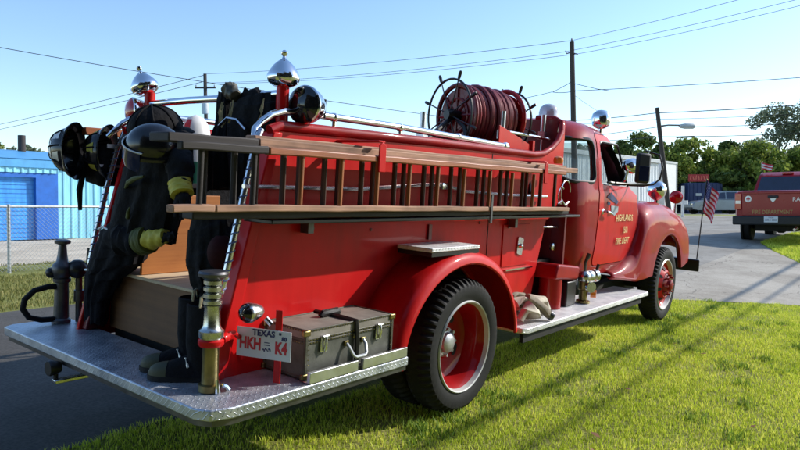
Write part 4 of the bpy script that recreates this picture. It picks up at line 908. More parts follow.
# nozzles
def playpipe_right():
    o=Vector((-1.81,-.79,.53)); Z=(0,0,1); e=thing('hose_nozzle','tall brass and nickel hose nozzle standing at the right corner of the tailboard','hose nozzle',o,True)
    part('barrel',MB().lathe([(.05,.0),(.05,.03),(.038,.035),(.036,.22),(.04,.23)],o,Z,24),'brass',e)
    part('red_collar',MB().lathe([(.052,.205),(.058,.215),(.058,.232),(.05,.24)],o,Z,24),'red',e)
    part('taper',MB().lathe([(.05,.238),(.056,.25),(.056,.275),(.044,.285),(.038,.30),(.034,.38),(.037,.39)],o,Z,24),'nickel',e)
    mb=MB()
    for k in range(4): mb.lathe([(.032,.39+.03*k),(.042,.396+.03*k),(.042,.412+.03*k),(.032,.418+.03*k)],o,Z,20)
    part('ribbed_grip',mb,'nickel',e)
    part('cap',MB().lathe([(.034,.50),(.05,.515),(.066,.522),(.068,.535),(.06,.545),(.03,.548),(.002,.545)],o,Z,28),'steel',e)
    mb=MB(); mb.tube([o+Vector((.04,-.02,.23)),o+Vector((.09,-.01,.245)),o+Vector((.15,.03,.235)),o+Vector((.22,.07,.19)),o+Vector((.25,.09,.08))],[.014,.013,.012,.012,.012],8); mb.lathe([(.022,0),(.022,.03),(.014,.04)],o+Vector((.045,-.02,.232)),(.9,.1,.2),12); part('feed_pipe',mb,'red',e)
    mb=MB(); mb.tube([o+Vector((.03,-.05,.03)),o+Vector((.05,-.055,.02)),o+Vector((.06,-.06,.004))],[.01,.012,.012],8); mb.tube([o+Vector((.0,-.055,.06)),o+Vector((.0,-.06,.0))],[.008,.012],8); part('foot_clip',mb,'chrome',e)
    mb=MB(); mb.bb(o+Vector((.04,-.025,.0)),o+Vector((.12,.03,.50))) if False else None
playpipe_right()
o=Vector((-1.70,.88,.53)); e=thing('hose_nozzle','dark steel hose nozzle with a looped black hose at the left corner of the tailboard','hose nozzle',o,True)
part('barrel',MB().lathe([(.055,0),(.055,.02),(.045,.03),(.043,.10),(.04,.25),(.05,.255),(.052,.275),(.04,.28)],o,(0,0,1),24),'steel',e)
part('valve',MB().lathe([(.04,.275),(.055,.30),(.062,.33),(.055,.36),(.035,.38),(.028,.42),(.024,.46),(.022,.485)],o,(0,0,1),24),'steel',e)
mb=MB(); mb.ell(o+Vector((.07,-.05,.335)),(.06,.06,.06),16); mb.cyl(o+Vector((0,0,.335)),o+Vector((.07,-.05,.335)),.035); mb.ell(o+Vector((-.05,.03,.31)),(.035,.035,.035),12); part('valve_ball',mb,'black',e)
part('cap',MB().lathe([(.024,.485),(.045,.492),(.047,.508),(.03,.515),(.002,.515)],o,(0,0,1),20),'steel',e)
part('looped_hose',MB().tube([o+Vector((-.02,.0,.225)),o+Vector((-.08,0,.23)),o+Vector((-.16,0,.215)),o+Vector((-.215,0,.165)),o+Vector((-.225,0,.11)),o+Vector((-.19,0,.055)),o+Vector((-.12,0,.03)),o+Vector((-.04,0,.025))],.0175,10),'rubber',e)
mb=MB(); mb.cyl(o+Vector((.09,-.04,0)),o+Vector((.085,-.04,.30)),.02); mb.cyl(o+Vector((.09,-.04,.13)),o+Vector((.09,-.04,.2)),.032); mb.cyl(o+Vector((.15,-.06,.05)),o+Vector((.15,-.06,.2)),.008); mb.ell(o+Vector((.15,-.06,.15)),(.02,.02,.02),8); sep('side_pipe',mb,'steel',e)
mb=MB(); mb.cyl((-1.56,.84,.53),(-1.555,.84,.82),.011); mb.tube([(-1.555,.84,.80),(-1.55,.84,.86),(-1.545,.84,.99)],[.02,.024,.02],10); solo('axe_handle',mb,'black','upright tool with a thick black grip standing by the left rear post','tool',(-1.56,.84,.53),True)
# steamer trunk
e=thing('steamer_trunk','olive trunk with a paler lid, riveted edges and a drop handle on the right of the tailboard','trunk',(-1.07,-.81,.53),True)
X0,X1,Y0,Y1,Z0,Z1=-1.40,-.745,-.975,-.685,.537,.775
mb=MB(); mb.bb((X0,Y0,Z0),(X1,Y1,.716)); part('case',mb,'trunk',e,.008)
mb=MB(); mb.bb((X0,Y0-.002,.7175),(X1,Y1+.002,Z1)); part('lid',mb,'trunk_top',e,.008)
mb=MB(); t=.018
for x in (X0,X1): 
    for y in (Y0,Y1): mb.box((x,y,(Z0+Z1)/2),(t,t,Z1-Z0+.004))
for z in (Z0+.004,.712,.727,Z1-.002):
    for y in (Y0,Y1): mb.box(((X0+X1)/2,y,z),(X1-X0,.008,.014))
    for x in (X0,X1): mb.box((x,(Y0+Y1)/2,z),(.008,Y1-Y0,.014))
part('edge_binding',mb,'trim',e,.003)
mb=MB()
for k in range(30):
    x=X0+.03+(X1-X0-.06)*k/29
    for z in (.727,Z1-.004,.712): mb.ell((x,Y0-.005,z),(.0045,.003,.0045),6)
    if k<14:
        y=Y0+.02+(Y1-Y0-.04)*k/13
        for z in (Z1-.004,.712): mb.ell((X0-.005,y,z),(.003,.0045,.0045),6)
for x in (X0,X1):
    for k in range(9): mb.ell((x+(.012 if x<-1 else -.012),Y0-.010,Z0+.02+k*.025),(.0045,.003,.0045),6)
part('rivet',mb,'brass',e)['kind']='stuff'
mb=MB()
for x in (X0,X1):
    for z in (Z0+.012,Z1-.012): mb.box((x,Y0,z),(.045,.024,.03)); mb.box((x,Y1,z),(.045,.024,.03))
sep('corner_cap',mb,'brass',e,.006)
for x in (-1.285,-.865):
    mb=MB(); mb.prism(rpoly([(x-.026,.655),(x+.026,.655),(x+.022,.74),(x-.022,.74)],.01),'xz',Y0-.013,Y0-.003); mb.tube([(x,Y0-.02,.735),(x,Y0-.026,.70),(x,Y0-.018,.66)],.008,8); mb.cyl((x-.02,Y0-.018,.735),(x+.02,Y0-.018,.735),.008); part('latch',mb,'dullchrome',e,.002)
mb=MB(); mb.tube([(-1.12,Y0-.012,.672),(-1.118,Y0-.03,.655),(-1.105,Y0-.05,.615),(-1.09,Y0-.055,.605),(-1.02,Y0-.055,.605),(-1.005,Y0-.05,.615),(-.992,Y0-.03,.655),(-.99,Y0-.012,.672)],.0085,8); part('carry_handle',mb,'galv',e)
mb=MB()
for x in (-1.12,-.99): mb.box((x,Y0-.008,.672),(.03,.014,.028))
mb.lathe([(.016,0),(.016,.008),(.004,.012)],(-1.055,Y0-.004,.70),(0,-1,0),14); sep('handle_plate',mb,'orange' if False else 'brass',e,.003)
mb=MB(); xs=-1.05; mb.tube([(xs,Y1+.008,.6),(xs,Y1+.008,Z1+.006),(xs-.005,Y0+.1,Z1+.007),(xs,Y0-.012,Z1+.004),(xs+.002,Y0-.016,.70),(xs+.004,Y0-.018,Z0+.0),(xs+.005,Y0-.045,.535)],.014,6)
sp=part('leather_strap',mb,'leather',e)
mb=MB(); mb.tube([(-1.13,-.80,Z1+.008),(-1.12,-.80,Z1+.02),(-1.0,-.795,Z1+.022),(-.985,-.795,Z1+.008)],[.016,.02,.02,.016],8); part('lid_handle',mb,'leather',e)
# hose heap on the running board
e=thing('canvas_hose','crumpled pale canvas hose heaped on the running board behind the rear wheel','hose',(1.2,-.85,.472),True)
r_=random.Random(5)
def flat(mb,pts,wd,th,seed):
    P=[Vector(p) for p in pts]; rings=[]; rr=random.Random(seed)
    for i,p in enumerate(P):
        d=(P[min(i+1,len(P)-1)]-P[max(i-1,0)]).normalized(); s_=d.cross(Vector((0,0,1))); s_=s_.normalized() if s_.length>.1 else Vector((0,1,0)); up=s_.cross(d); tw=rr.uniform(-.5,.5)
        s2=s_*math.cos(tw)+up*math.sin(tw); u2=s2.cross(d)
        rings.append([p+s2*wd*math.cos(a)*(1+.12*math.sin(3*a+i))+u2*th*math.sin(a)*(1+.2*math.sin(2*a+i*2)) for a in [2*PI*k/18 for k in range(18)]])
    mb.loft(rings)
mb=MB(); flat(mb,[(.98,-.80,.62),(1.05,-.82,.63),(1.16,-.85,.62),(1.25,-.86,.60),(1.35,-.84,.56),(1.42,-.82,.50)],.075,.035,1)
flat(mb,[(.95,-.90,.50),(.98,-.92,.57),(1.03,-.94,.60),(1.10,-.93,.56),(1.12,-.92,.50)],.07,.03,2)
flat(mb,[(1.02,-.78,.58),(1.2,-.76,.56),(1.36,-.78,.60),(1.5,-.80,.58),(1.54,-.82,.50)],.07,.035,3)
part('folded_hose',mb,'canvas',e)
mb=MB(); flat(mb,[(1.08,-.88,.66),(1.14,-.92,.63),(1.20,-.97,.57),(1.24,-1.0,.52)],.042,.032,4); part('hose_end',mb,'canvas_d',e)
mb=MB(); mb.lathe([(.03,0),(.038,.01),(.038,.04),(.03,.05),(.026,.05),(.026,.01)],(1.235,-.995,.53),(.5,-.7,-.5),18); part('coupling',mb,'steel',e)
mb=MB(); flat(mb,[(1.0,-.78,.655),(1.12,-.76,.665),(1.22,-.78,.645)],.03,.02,6); part('hose_fold',mb,'canvas_d',e)
# flag on the bumper
def flag(name,label,base,top,wv,hv,truck,rows=13,pole=.008,pm='black',seed=1,m3=('letter_red','white','letter_blue')):
    base=Vector(base); top=Vector(top); e=thing(name,label,'flag',base,truck)
    part('flagpole',MB().cyl(base,top,pole,None,8),pm,e); part('finial',MB().ell(top,(pole*1.8,)*3,8),'brass',e)
    wv=Vector(wv); hv=Vector(hv); nn=wv.cross(hv).normalized(); L_=wv.length
    nu=24
    mb=MB(); vs=[];
    for j in range(rows+1):
        for i in range(nu+1):
            u=i/nu; v=j/rows; p=top+hv*v*(1)+wv*u*(1-.15*v)+nn*(.16*L_*math.sin(u*9+v*1.5+seed)*u**.6)+hv*.55*u*(1-.2*u); vs.append(p)
    k=nu+1
    mb.v=[tuple(v) for v in vs]
    for j in range(rows):
        for i in range(nu):
            mb.f.append((j*k+i,j*k+i+1,(j+1)*k+i+1,(j+1)*k+i))
            c=0 if j%2==0 else 1
            if rows==13 and j<7 and i<nu*.42: c=2 if (i+j)%2 else 2
            mb.mi.append(c)
    # small stars
    o=len(mb.v)
    for j in range(7 if rows==13 else 0):
        for i in range(9):
            if (i+j)%2==0:
                a=vs[j*k+i]; b_=vs[j*k+i+1]; c_=vs[(j+1)*k+i]; m_=a.lerp(vs[(j+1)*k+i+1],.5); du=(b_-a)*.26; dv_=(c_-a)*.26; nf=(b_-a).cross(c_-a).normalized()*.0015
                for sg in (1,-1):
                    q=len(mb.v); mb.v+=[tuple(m_+du+nf*sg),tuple(m_+dv_+nf*sg),tuple(m_-du+nf*sg),tuple(m_-dv_+nf*sg)]; mb.f.append((q,q+1,q+2,q+3)); mb.mi.append(1)
    me=mb.mesh('flag_cloth',ORG[e.name],60); link('flag_cloth',me,list(m3),e); return e
flag('american_flag','small american flag on a thin black pole at the front bumper',(5.93,-.93,.66),(6.0,-.955,1.76),(-.05,-.20,-.02),(-.02,.02,-.40),True)

# ------------------------------------------------------------------ background
def gz(x,y): return g(x,y)
# blue metal building
B=thing('blue_metal_building','pale cyan corrugated metal building with a blue roller door behind the fence','building',(8,22.5,gz(8,22.5)))
yb=22.5; zb=.15; H=3.15
def corrugated(mb,x0,x1,y,z0,z1,pitch=.30,d=.035):
    x=x0; pts=[]
    while x<x1: pts+=[(x,0),(x+pitch*.55,0),(x+pitch*.66,-d),(x+pitch*.89,-d)]; x+=pitch
    pts=[(min(p,x1),q) for p,q in pts]
    vs=[(p,y+q,z) for p,q in pts for z in (z0,z1)]; mb.add(vs,[(2*i,2*i+2,2*i+3,2*i+1) for i in range(len(pts)-1)])
mb=MB(); corrugated(mb,8.15,11.3,yb,zb,2.75); corrugated(mb,13.5,30,yb,zb,2.75); corrugated(mb,-4,8.15,yb-.05,2.62,2.80,.26); part('wall',mb,'cyan',B,smooth=20)
mb=MB(); mb.bb((-4,yb+.55,zb),(30,yb+14,2.9)); part('building_core',mb,'bluetrim',B)
mb=MB(); mb.bb((-4.2,yb-.12,2.80),(30.2,yb+.3,3.12)); part('fascia',mb,'bluefascia',B,.02)
mb=MB(); mb.prism([(yb-.15,3.121),(yb+7,4.0),(yb+14,3.121)],'yz',-4.2,30.2); part('roof',mb,'bluefascia',B)
d1=part('roller_door',MB().bb((3.2,yb+.16,zb),(7.35,yb+.2,2.45)),'bluedoor',B)
mb=MB()
for k in range(14): mb.bb((3.2,yb+.145,.25+.16*k),(7.35,yb+.159,.262+.16*k))
sep('door_rib',mb,'bluetrim',d1)
mb=MB(); mb.bb((7.35,yb-.02,zb),(8.15,yb+.5,2.62)); mb.bb((3.0,yb-.02,2.45),(7.35,yb+.5,2.62)); part('door_frame',mb,'bluetrim',B)
mb=MB(); mb.bb((11.3,yb+.02,zb),(13.5,yb+.08,2.75)); d2=part('blue_door',mb,'bluedoor',B)
mb=MB()
for k in range(12): mb.bb((11.3,yb+.005,.3+.2*k),(13.5,yb+.019,.312+.2*k))
sep('door_rib',mb,'bluetrim',d2)
# chain link fence
fy=9.8
F_=thing('chain_link_fence','galvanised chain link fence along the gravel lot','fence',(1.5,fy,gz(1.5,fy)))
zg=.105
for k in range(-5,12):
    x=1.48+3*k; part('fence_post',MB().cyl((x,fy,zg-.1),(x,fy,zg+1.27),.03,None,10),'galv',F_)
part('top_rail',MB().cyl((-13.5,fy,zg+1.23),(34.5,fy,zg+1.23),.021,None,8),'galv',F_)
mb=MB(); s_=.075; h_=1.2
def wire_seg(a,b,r=.0022):
    mb.cyl(a,b,r,None,3)
x=-9
while x<14:
    wire_seg((x,fy-.03,zg+.03),(x+h_,fy-.03,zg+.03+h_)); wire_seg((x+h_,fy-.034,zg+.03),(x,fy-.034,zg+.03+h_)); x+=s_
part('wire_mesh',mb,'galv',F_)['kind']='stuff'
# scrap heap against the wall
E_=thing('scrap_heap','tangled rusty heap of bicycles and branches against the cyan wall','scrap heap',(10.6,21.3,gz(10.6,21.3)))
r_=random.Random(11); mb=MB()
for k in range(60):
    a=Vector((9.3+r_.random()*3.2,21.4+r_.random()*.7,.15+r_.random()*.25)); d=Vector((r_.uniform(-1,1),r_.uniform(-.4,.4),r_.uniform(0,.9)))*r_.uniform(.3,.9); sag=Vector((0,0,.15*r_.random()))
    if (a+d).x<9.0: continue
    mb.tube([a,a+d*.5+sag,a+d],[.018,.014,.008],5)
part('branch',mb,'under',E_)['kind']='stuff'
mb=MB()
for k in range(7):
    c=Vector((9.7+.45*k,21.25+.1*(k%3),.55)); t=r_.uniform(-.5,.5); mb.tube([c+.30*Vector((math.cos(a)*math.cos(t),math.cos(a)*math.sin(t),math.sin(a))) for a in [2*PI*j/20 for j in range(20)]],.016,5,True)
sep('bicycle_wheel',mb,'rubber',E_)
mb=MB()
for k in range(16): c=Vector((10.6+r_.random()*2,21.3+r_.random()*.5,.2+r_.random()*.7)); mb.box(c,(.25,.12,.16),Euler((r_.random(),r_.random(),r_.random()*3)).to_matrix())
part('rusty_piece',mb,'rust',E_)['kind']='stuff'
# white metal building
W=thing('white_warehouse','long low white metal building with grey roof edge behind the cab','building',(36,11.3,gz(36,11.3)))
wa=Vector((28.5,12.2,0)); wb=Vector((42.3,10.55,0)); wd=(wb-wa).normalized(); wn=Vector((-wd.y,wd.x,0))
z0=.4; H=4.35
mb=MB(); pts=[]; n=60
for k in range(n):
    for t,o in ((0,0),(.6,0),(.7,-.03),(.9,-.03)): 
        p=wa+wd*((wb-wa).length*(k+t)/n)+wn*o; pts.append(p)
mb.add([(p.x,p.y,z) for p in pts for z in (z0,H)],[(2*i,2*i+2,2*i+3,2*i+1) for i in range(len(pts)-1)]); part('wall',mb,'bldwhite',W,smooth=20)
def obox(mb,a,b,n0,n1,z0_,z1_): 
    P_=[a+wn*n0,b+wn*n0,b+wn*n1,a+wn*n1]; mb.loft([[(p.x,p.y,z0_) for p in P_],[(p.x,p.y,z1_) for p in P_]])
mb=MB(); obox(mb,wa,wb,.05,9,z0,H); part('building_core',mb,'bldgrey',W)
mb=MB(); obox(mb,wa-wd*.2,wb+wd*.2,-.18,9.1,H+.002,H+.26); part('roof_edge',mb,'bldgrey',W,.02)
mb=MB()
for q in (.22,.5,.78): p=wa.lerp(wb,q); obox(mb,p,p+wd*.12,-.06,-.035,z0,H)
sep('downpipe',mb,'galv',W)
for q in (.36,.66):
    p=wa.lerp(wb,q); mb=MB(); obox(mb,p,p+wd*1.6,-.05,-.036,z0,z0+2.6); part('side_door',mb,'bldgrey',W)
# white shed beside it (its lit front faces us)
S=thing('white_shed','narrow bright white shed standing at the right end of the white building','shed',(44.6,10.3,gz(44,10)))
sa=Vector((43.55,10.45,0)); sd=Vector((.993,-.12,0)); sn=Vector((.12,.993,0))
def sbox(mb,u0,u1,v0,v1,z0_,z1_): P_=[sa+sd*u0+sn*v0,sa+sd*u1+sn*v0,sa+sd*u1+sn*v1,sa+sd*u0+sn*v1]; mb.loft([[(p.x,p.y,z0_) for p in P_],[(p.x,p.y,z1_) for p in P_]])
mb=MB(); sbox(mb,0,1.9,0,5,.4,4.45); part('wall',mb,'white',S)
mb=MB(); sbox(mb,-.05,2.0,-.05,5,4.452,4.6); sbox(mb,1.902,2.0,-.03,.05,.4,4.45); part('trim',mb,'bldgrey',S)
mb=MB(); sbox(mb,.5,1.4,-.03,-.002,.5,2.9); part('door',mb,'bldwhite',S)
# white marker posts by the lot
for x,y,lab in ((40.5,8.45,'white post with a short cross arm at the lot edge beside the shed'),):
    mb=MB(); mb.cyl((x,y,.5),(x,y,2.75),.09); mb.box((x,y,1.7),(.12,.6,.25)); solo('white_post',mb,'white',lab,'post',(x,y,.5))
mb=MB()
E_=thing('navy_container','dark navy box container parked under the trees behind the flag','container',(57.5,11.7,gz(57,11)))
rt=Matrix.Rotation(math.atan2(-.786,.618),3,'Z')
mb.box((57.5,11.7,2.15),(2.9,2.6,2.7),rt); part('body',mb,'navy',E_,.04)
mb=MB()
for k in range(9): mb.box(Vector((57.5,11.7,2.15))+rt@Vector((-1.3+.325*k,-1.33,0)),(.06,.05,2.6),rt)
sep('rib',mb,'navy',E_)
mb=MB()
for k in (-.6,.5): mb.box(Vector((57.5,11.7,2.5))+rt@Vector((k,-1.37,0)),(.5,.02,.22),rt)
sep('pale_mark',mb,'galv',E_)
E_=thing('red_sign','red sign board with jagged dark lettering raised above the navy container','sign',(56.2,11.3,.85))
c=Vector((56.1,11.35,3.9)); mb=MB(); mb.box(c,(1.75,.08,.62),rt); part('board',mb,mat('faded_sign_red',(.42,.03,.03),.6,0,.25,3),E_,.01)
mb=MB()
for k in (-.7,.7): q=c+rt@Vector((k,.06,0)); mb.cyl((q.x,q.y,.8),(q.x,q.y,4.1),.05)
sep('sign_post',mb,'steel',E_)
mb=MB(); r_=random.Random(2)
for k in range(7): mb.box(c+rt@Vector((-.7+.23*k,-.05,r_.uniform(-.05,.05))),(.1,.012,.36),rt@Matrix.Rotation(r_.uniform(-.3,.3),3,'Y'))
sep('sign_mark',mb,'redlens',E_)

# ---- vehicles
def vehicle(name,label,cat,loc,rz,prof,roofp,W_,wheels,wr,paint,glassw,L_=None,group=None):
    """side-profile vehicle: prof lower body outline (x,z), roofp greenhouse outline; x forward"""
    e=thing(name,label,cat,(0,0,0),False,group); e.location=loc; e.rotation_euler=(0,0,rz)
    def shell(pts,w0,w1):
        mb=MB(); n=len(pts); zmin=min(p[1] for p in pts); zmax=max(p[1] for p in pts); rings=[]
        for q in (-1,-.94,-.8,.8,.94,1):
            s=1 if abs(q)<.9 else (.985 if abs(q)<.97 else .95); cx=sum(p[0] for p in pts)/n; cz=sum(p[1] for p in pts)/n
            rings.append([(cx+(x-cx)*s,q*(w0+(w1-w0)*(z-zmin)/(zmax-zmin))/2,cz+(z-cz)*s) for x,z in pts])
        return mb.loft(rings)
    part('body',shell(prof,W_,W_*.97),paint,e)
    part('cabin',shell(roofp,W_*.93,W_*.76),paint,e)
    zr=[p[1] for p in roofp]
    for s in (-1,1):
        for pts in glassw:
            zmin,zmax=min(zr),max(zr); mb=MB()
            yy=lambda z: s*((W_*.93+(W_*.76-W_*.93)*(z-zmin)/(zmax-zmin))/2+.006)
            mb.loft([[(x,yy(z),z) for x,z in pts],[(x,yy(z)-s*.03,z) for x,z in pts]]); part('side_window',mb,'tint',e)
        for x in wheels:
            w_=part('wheel',MB().lathe([(wr*.62,0),(wr*.9,-.01),(wr,.03),(wr,.19),(wr*.9,.23),(wr*.5,.23)],(x,s*(W_/2-.02),wr),(0,-s,0),28),'rubber',e)
            part('rim',MB().lathe([(wr*.62,.0),(wr*.58,.03),(wr*.3,.02),(wr*.15,-.005),(.003,-.01)],(x,s*(W_/2-.02),wr),(0,-s,0),20,False),'alu',w_)
            part('wheel_arch',MB().lathe([(wr*1.16,0),(wr*1.16,.05),(.003,.05)],(x,s*(W_/2+.004),wr+.02),(0,-s,0),24,False),'under',e)
    return e
# silver estate car facing left across the lot
pr_s=[(-2.35,.45),(-2.38,.85),(-2.3,1.05),(.75,1.08),(1.7,1.0),(2.2,.86),(2.36,.66),(2.34,.38),(2.0,.28),(-2.1,.28)]
rf_s=[(-2.28,1.05),(-2.05,1.62),(-1.8,1.72),(-.2,1.74),(.25,1.66),(1.02,1.06)]
gl_s=[rpoly([(-2.05,1.12),(-1.85,1.58),(-1.25,1.62),(-1.25,1.12)],.06),rpoly([(-1.17,1.12),(-1.17,1.62),(-.25,1.63),(-.25,1.12)],.06),rpoly([(-.17,1.12),(-.17,1.62),(.18,1.57),(.72,1.12)],.06)]
v=vehicle('parked_car','silver grey estate car parked sideways behind the bumper flag','car',(50.6,8.6,gz(50.6,8.6)),math.atan2(.786,-.618),pr_s,rf_s,1.78,(-1.45,1.45),.34,'silver_paint',gl_s)
mb=MB(); mb.bb((2.28,-.8,.66),(2.345,-.5,.80)); mb.bb((2.28,.5,.66),(2.345,.8,.80)); sep('headlight',mb,'chrome',v,.02)
mb=MB(); mb.bb((2.2,-.85,.30),(2.40,.85,.50)); part('bumper',mb,'plastic',v,.03)
for s in (-1,1): part('door_mirror',MB().ell((.75,s*.98,1.12),(.08,.1,.07),10),'silver_paint',v)
v=vehicle('parked_car','dark red car only its roof showing behind the silver car','car',(60.8,8.2,gz(60.8,8.2)+.35),math.atan2(.786,-.618),pr_s,rf_s,1.78,(-1.45,1.45),.34,'red',gl_s)
# pickup
px_,py_=17.2,-.17
gzp=gz(17.2,.5)+.008
pp=[(-.0,.62),(-.02,1.33),(.05,1.36),(2.0,1.38),(2.02,1.30),(4.0,1.28),(5.2,1.22),(5.6,1.08),(5.7,.6),(5.5,.42),(.3,.5)]
rp=[(2.0,1.30),(2.18,1.82),(2.4,1.93),(3.5,1.94),(3.8,1.88),(4.55,1.29)]
gp=[rpoly([(2.2,1.36),(2.35,1.80),(3.0,1.82),(3.0,1.36)],.05),rpoly([(3.08,1.36),(3.08,1.82),(3.65,1.79),(4.2,1.36)],.05)]
v=vehicle('pickup_truck','dark red pickup with gold tailgate lettering parked ahead on the verge','pickup',(px_,py_,gzp),R(-1),pp,rp,1.98,(1.25,4.75),.40,'pickup',gp)
v.scale=(1,1,1.08)
def vp(name,mb,m,parent=None,b=0,sm=38): return part(name,mb,m,parent or v,b,sm)
tg=vp('tailgate',MB().bb((-.055,-.78,.70),(-.028,.78,1.34)),'pickup',None,.02)
vp('tailgate_ledge',MB().box((-.068,0,1.295),(.03,1.5,.05)),'pickup',tg,.012)
vp('tailgate_handle',MB().box((-.072,0,1.19),(.03,.26,.07)),'plastic',tg,.012)
for s in (-1,1):
    l=vp('tail_light',MB().bb((-.03,s*.79,.86),(.05,s*.975,1.30)),'redlens',None,.02)
    vp('reverse_lens',MB().bb((-.034,s*.82,1.02),(-.028,s*.95,1.10)),'clear',l)
bp=vp('bumper',MB().prism([(-.26,-.98),(-.30,-.7),(-.30,.7),(-.26,.98),(-.02,.99),(-.02,-.99)],'xy',.47,.70),'plastic',None,.03)
vp('step_pad',MB().box((-.2,0,.703),(.16,1.4,.012)),'rubber',bp)
pl=vp('licence_plate',MB().box((-.318,.0,.615),(.01,.34,.15)),'platewhite',None,.004)
mb=MB(); put_text(mb,'TEXAS',.045,(-.3245,0,.66),(0,-1,0),(0,0,1),.0008); put_text(mb,'BK4 702',.08,(-.3245,0,.60),(0,-1,0),(0,0,1),.0008); vp('plate_text',mb,'letter_blue',pl,0,0)
mb=MB(); put_text(mb,'FIRE DEPARTMENT',.145,(-.0565,.02,.80),(0,-1,0),(0,0,1),.001,.82); vp('tailgate_lettering',mb,'brass',tg,0,0)
mb=MB(); put_text(mb,'RAM',.15,(-.0565,-.62,1.12),(0,-1,0),(.0,0,1),.001); vp('badge_lettering',mb,'reflex',tg,0,0)
mb=MB()
pts=[(.0,-.085),(.05,-.03),(.085,.03),(.075,.07),(.03,.075),(0,.05),(-.03,.075),(-.075,.07),(-.085,.03),(-.05,-.03)]
mb.prism([(q,1.13+z) for q,z in pts],'yz',-.066,-.056); vp('emblem',mb,'reflex',tg,.003)
mb=MB(); mb.lathe([(.085,0),(.085,.006),(.06,.008),(.003,.008)],(-.056,.62,1.14),(-1,0,0),20)
cr=vp('round_crest',mb,'reflex',tg)
mb=MB(); mb.box((-.066,.62,1.14),(.003,.10,.03)); mb.box((-.0665,.62,1.14),(.003,.03,.10)); vp('crest_cross',mb,'letter_red',cr)
# sloping rear window and roof lamp
mb=MB(); xa,xb,za,zb_=2.025,2.155,1.36,1.79; mb.loft([[(xa-.02,-.80,za),(xa-.02,.80,za),(xb-.02,.70,zb_),(xb-.02,-.70,zb_)],[(xa+.01,-.80,za),(xa+.01,.80,za),(xb+.01,.70,zb_),(xb+.01,-.70,zb_)]]); vp('rear_window',mb,'tint')
vp('high_brake_light',MB().box((2.25,0,1.89),(.06,.3,.05)),'redlens',None,.01)
mb=MB(); mb.bb((.3,-.5,.3),(5.2,.5,.5)); mb.cyl((1.25,-.8,.40),(1.25,.8,.40),.06); mb.ell((1.25,0,.4),(.2,.18,.18)); vp('chassis',mb,'under')
mb=MB(); mb.cyl((-.25,-.55,.36),(.3,-.55,.40),.035); vp('exhaust_pipe',mb,'dullchrome')
for s in (-1,1):
    mb=MB(); mb.box((4.05,s*1.12,1.42),(.08,.22,.26)); vp('door_mirror',mb,'plastic',None,.03)
a=Vector((px_+2.35,py_+.62,gzp)); 
flag('small_flag','small white and red flag clipped to the left of the pickup roof',a+Vector((0,.05,2.03)),a+Vector((0,.08,2.40)),(.05,-.32,0),(0,0,-.20),False,5,.006,'galv',2,('letter_red','white','white'))

# ---- utility poles, cables
def pole(name,label,b,t,r0,r1,arms=()):
    e=thing(name,label,'utility pole',b); b=Vector(b); t=Vector(t)
    part('pole_shaft',MB().tube([b,b.lerp(t,.5),t],[r0,(r0+r1)/2,r1],14),'pole',e)
    for z,l,dv_ in arms:
        c=b.lerp(t,(z-b.z)/(t.z-b.z)); d=Vector(dv_).normalized()
        a=part('cross_arm',MB().box(c,(.1,l,.12),Matrix.Rotation(math.atan2(d.y,d.x)-PI/2,3,'Z')),'pole',e)
        for q in (-.45,.45):
            p=c+d*l*q; part('insulator',MB().lathe([(.03,0),(.06,.05),(.04,.09),(.06,.13),(.02,.17)],p+Vector((0,0,.05)),(0,0,1),10),'bldgrey',a)
    return e
pa=pole('utility_pole','tall straight wooden utility pole rising behind the cab roof',(26.87,9.75,.45),(26.87,10.0,9.38),.15,.11)
part('bracket',MB().tube([(26.87,9.98,8.9),(26.85,10.25,8.85),(26.83,10.3,9.0)],.03,6),'steel',pa)
part('bracket',MB().tube([(26.87,9.98,8.85),(26.9,9.7,8.75)],.03,6),'steel',pa)
part('pole_pin',MB().lathe([(.03,0),(.05,.1),(.03,.2)],(26.87,10.0,9.35),(0,0,1),10),'steel',pa)
pb=pole('utility_pole','short leaning utility pole with a grey street lamp in front of the white building',(37.95,8.5,.6),(37.6,9.21,7.42),.16,.12)
pc=pole('utility_pole','distant utility pole with a small cross arm above the rear helmets',(25.54,37.31,.4),(25.58,37.62,11.1),.17,.12,((10.1,1.5,(.6,-.8,0)),))
part('transformer',MB().lathe([(.02,0),(.22,.02),(.24,.1),(.24,.7),(.2,.8),(.05,.85)],(25.2,37.1,8.1),(0,0,1),18),'bldgrey',pc)
pole('wooden_post','stout round wooden post standing behind the blue building roof',(9.4,28.7,.1),(9.4,28.7,4.62),.17,.16)
def cable(label,pts,r=.02,sag=.15,name='overhead_cable'):
    P=[]; 
    for a,b in zip(pts,pts[1:]):
        a,b=Vector(a),Vector(b); n=14
        for k in range(n+(1 if b==Vector(pts[-1]) else 0)): t=k/n; P.append(a.lerp(b,t)-Vector((0,0,4*sag*t*(1-t))))
    return solo(name,MB().tube(P,r*(.72 if 'outside' not in label else 1),5),'wire',label,'cable',tuple(P[0]),group=None)
cable('heavy cable sloping down from the upper left past the left warning bell',[(8.61,46.34,12.43),(25.57,37.62,10.51),(47.68,28.85,9.36)],.032,.1)
cable('faint upper cable rising from the left edge to the distant pole',[(21.0,111.4,9.03),(25.58,37.62,11.02)],.03,.5)
cable('faint lower cable rising from the left edge to the distant pole',[(21.55,113.9,8.65),(25.44,37.79,10.51)],.03,.5)
cable('top cable strung between the distant pole and the tall pole top',[(25.58,37.62,11.1),(26.87,10.0,9.45)],.018,.25)
cable('middle cable strung between the distant pole and the tall pole bracket',[(25.61,37.56,10.44),(26.83,10.28,8.95)],.016,.3)
cable('lowest cable strung between the distant pole and the tall pole bracket',[(25.52,37.67,10.37),(26.9,9.72,8.77)],.016,.33)
cable('top cable leaving the tall pole toward the upper right corner',[(26.87,10.0,9.45),(25.77,-1.54,10.15)],.014,.12)
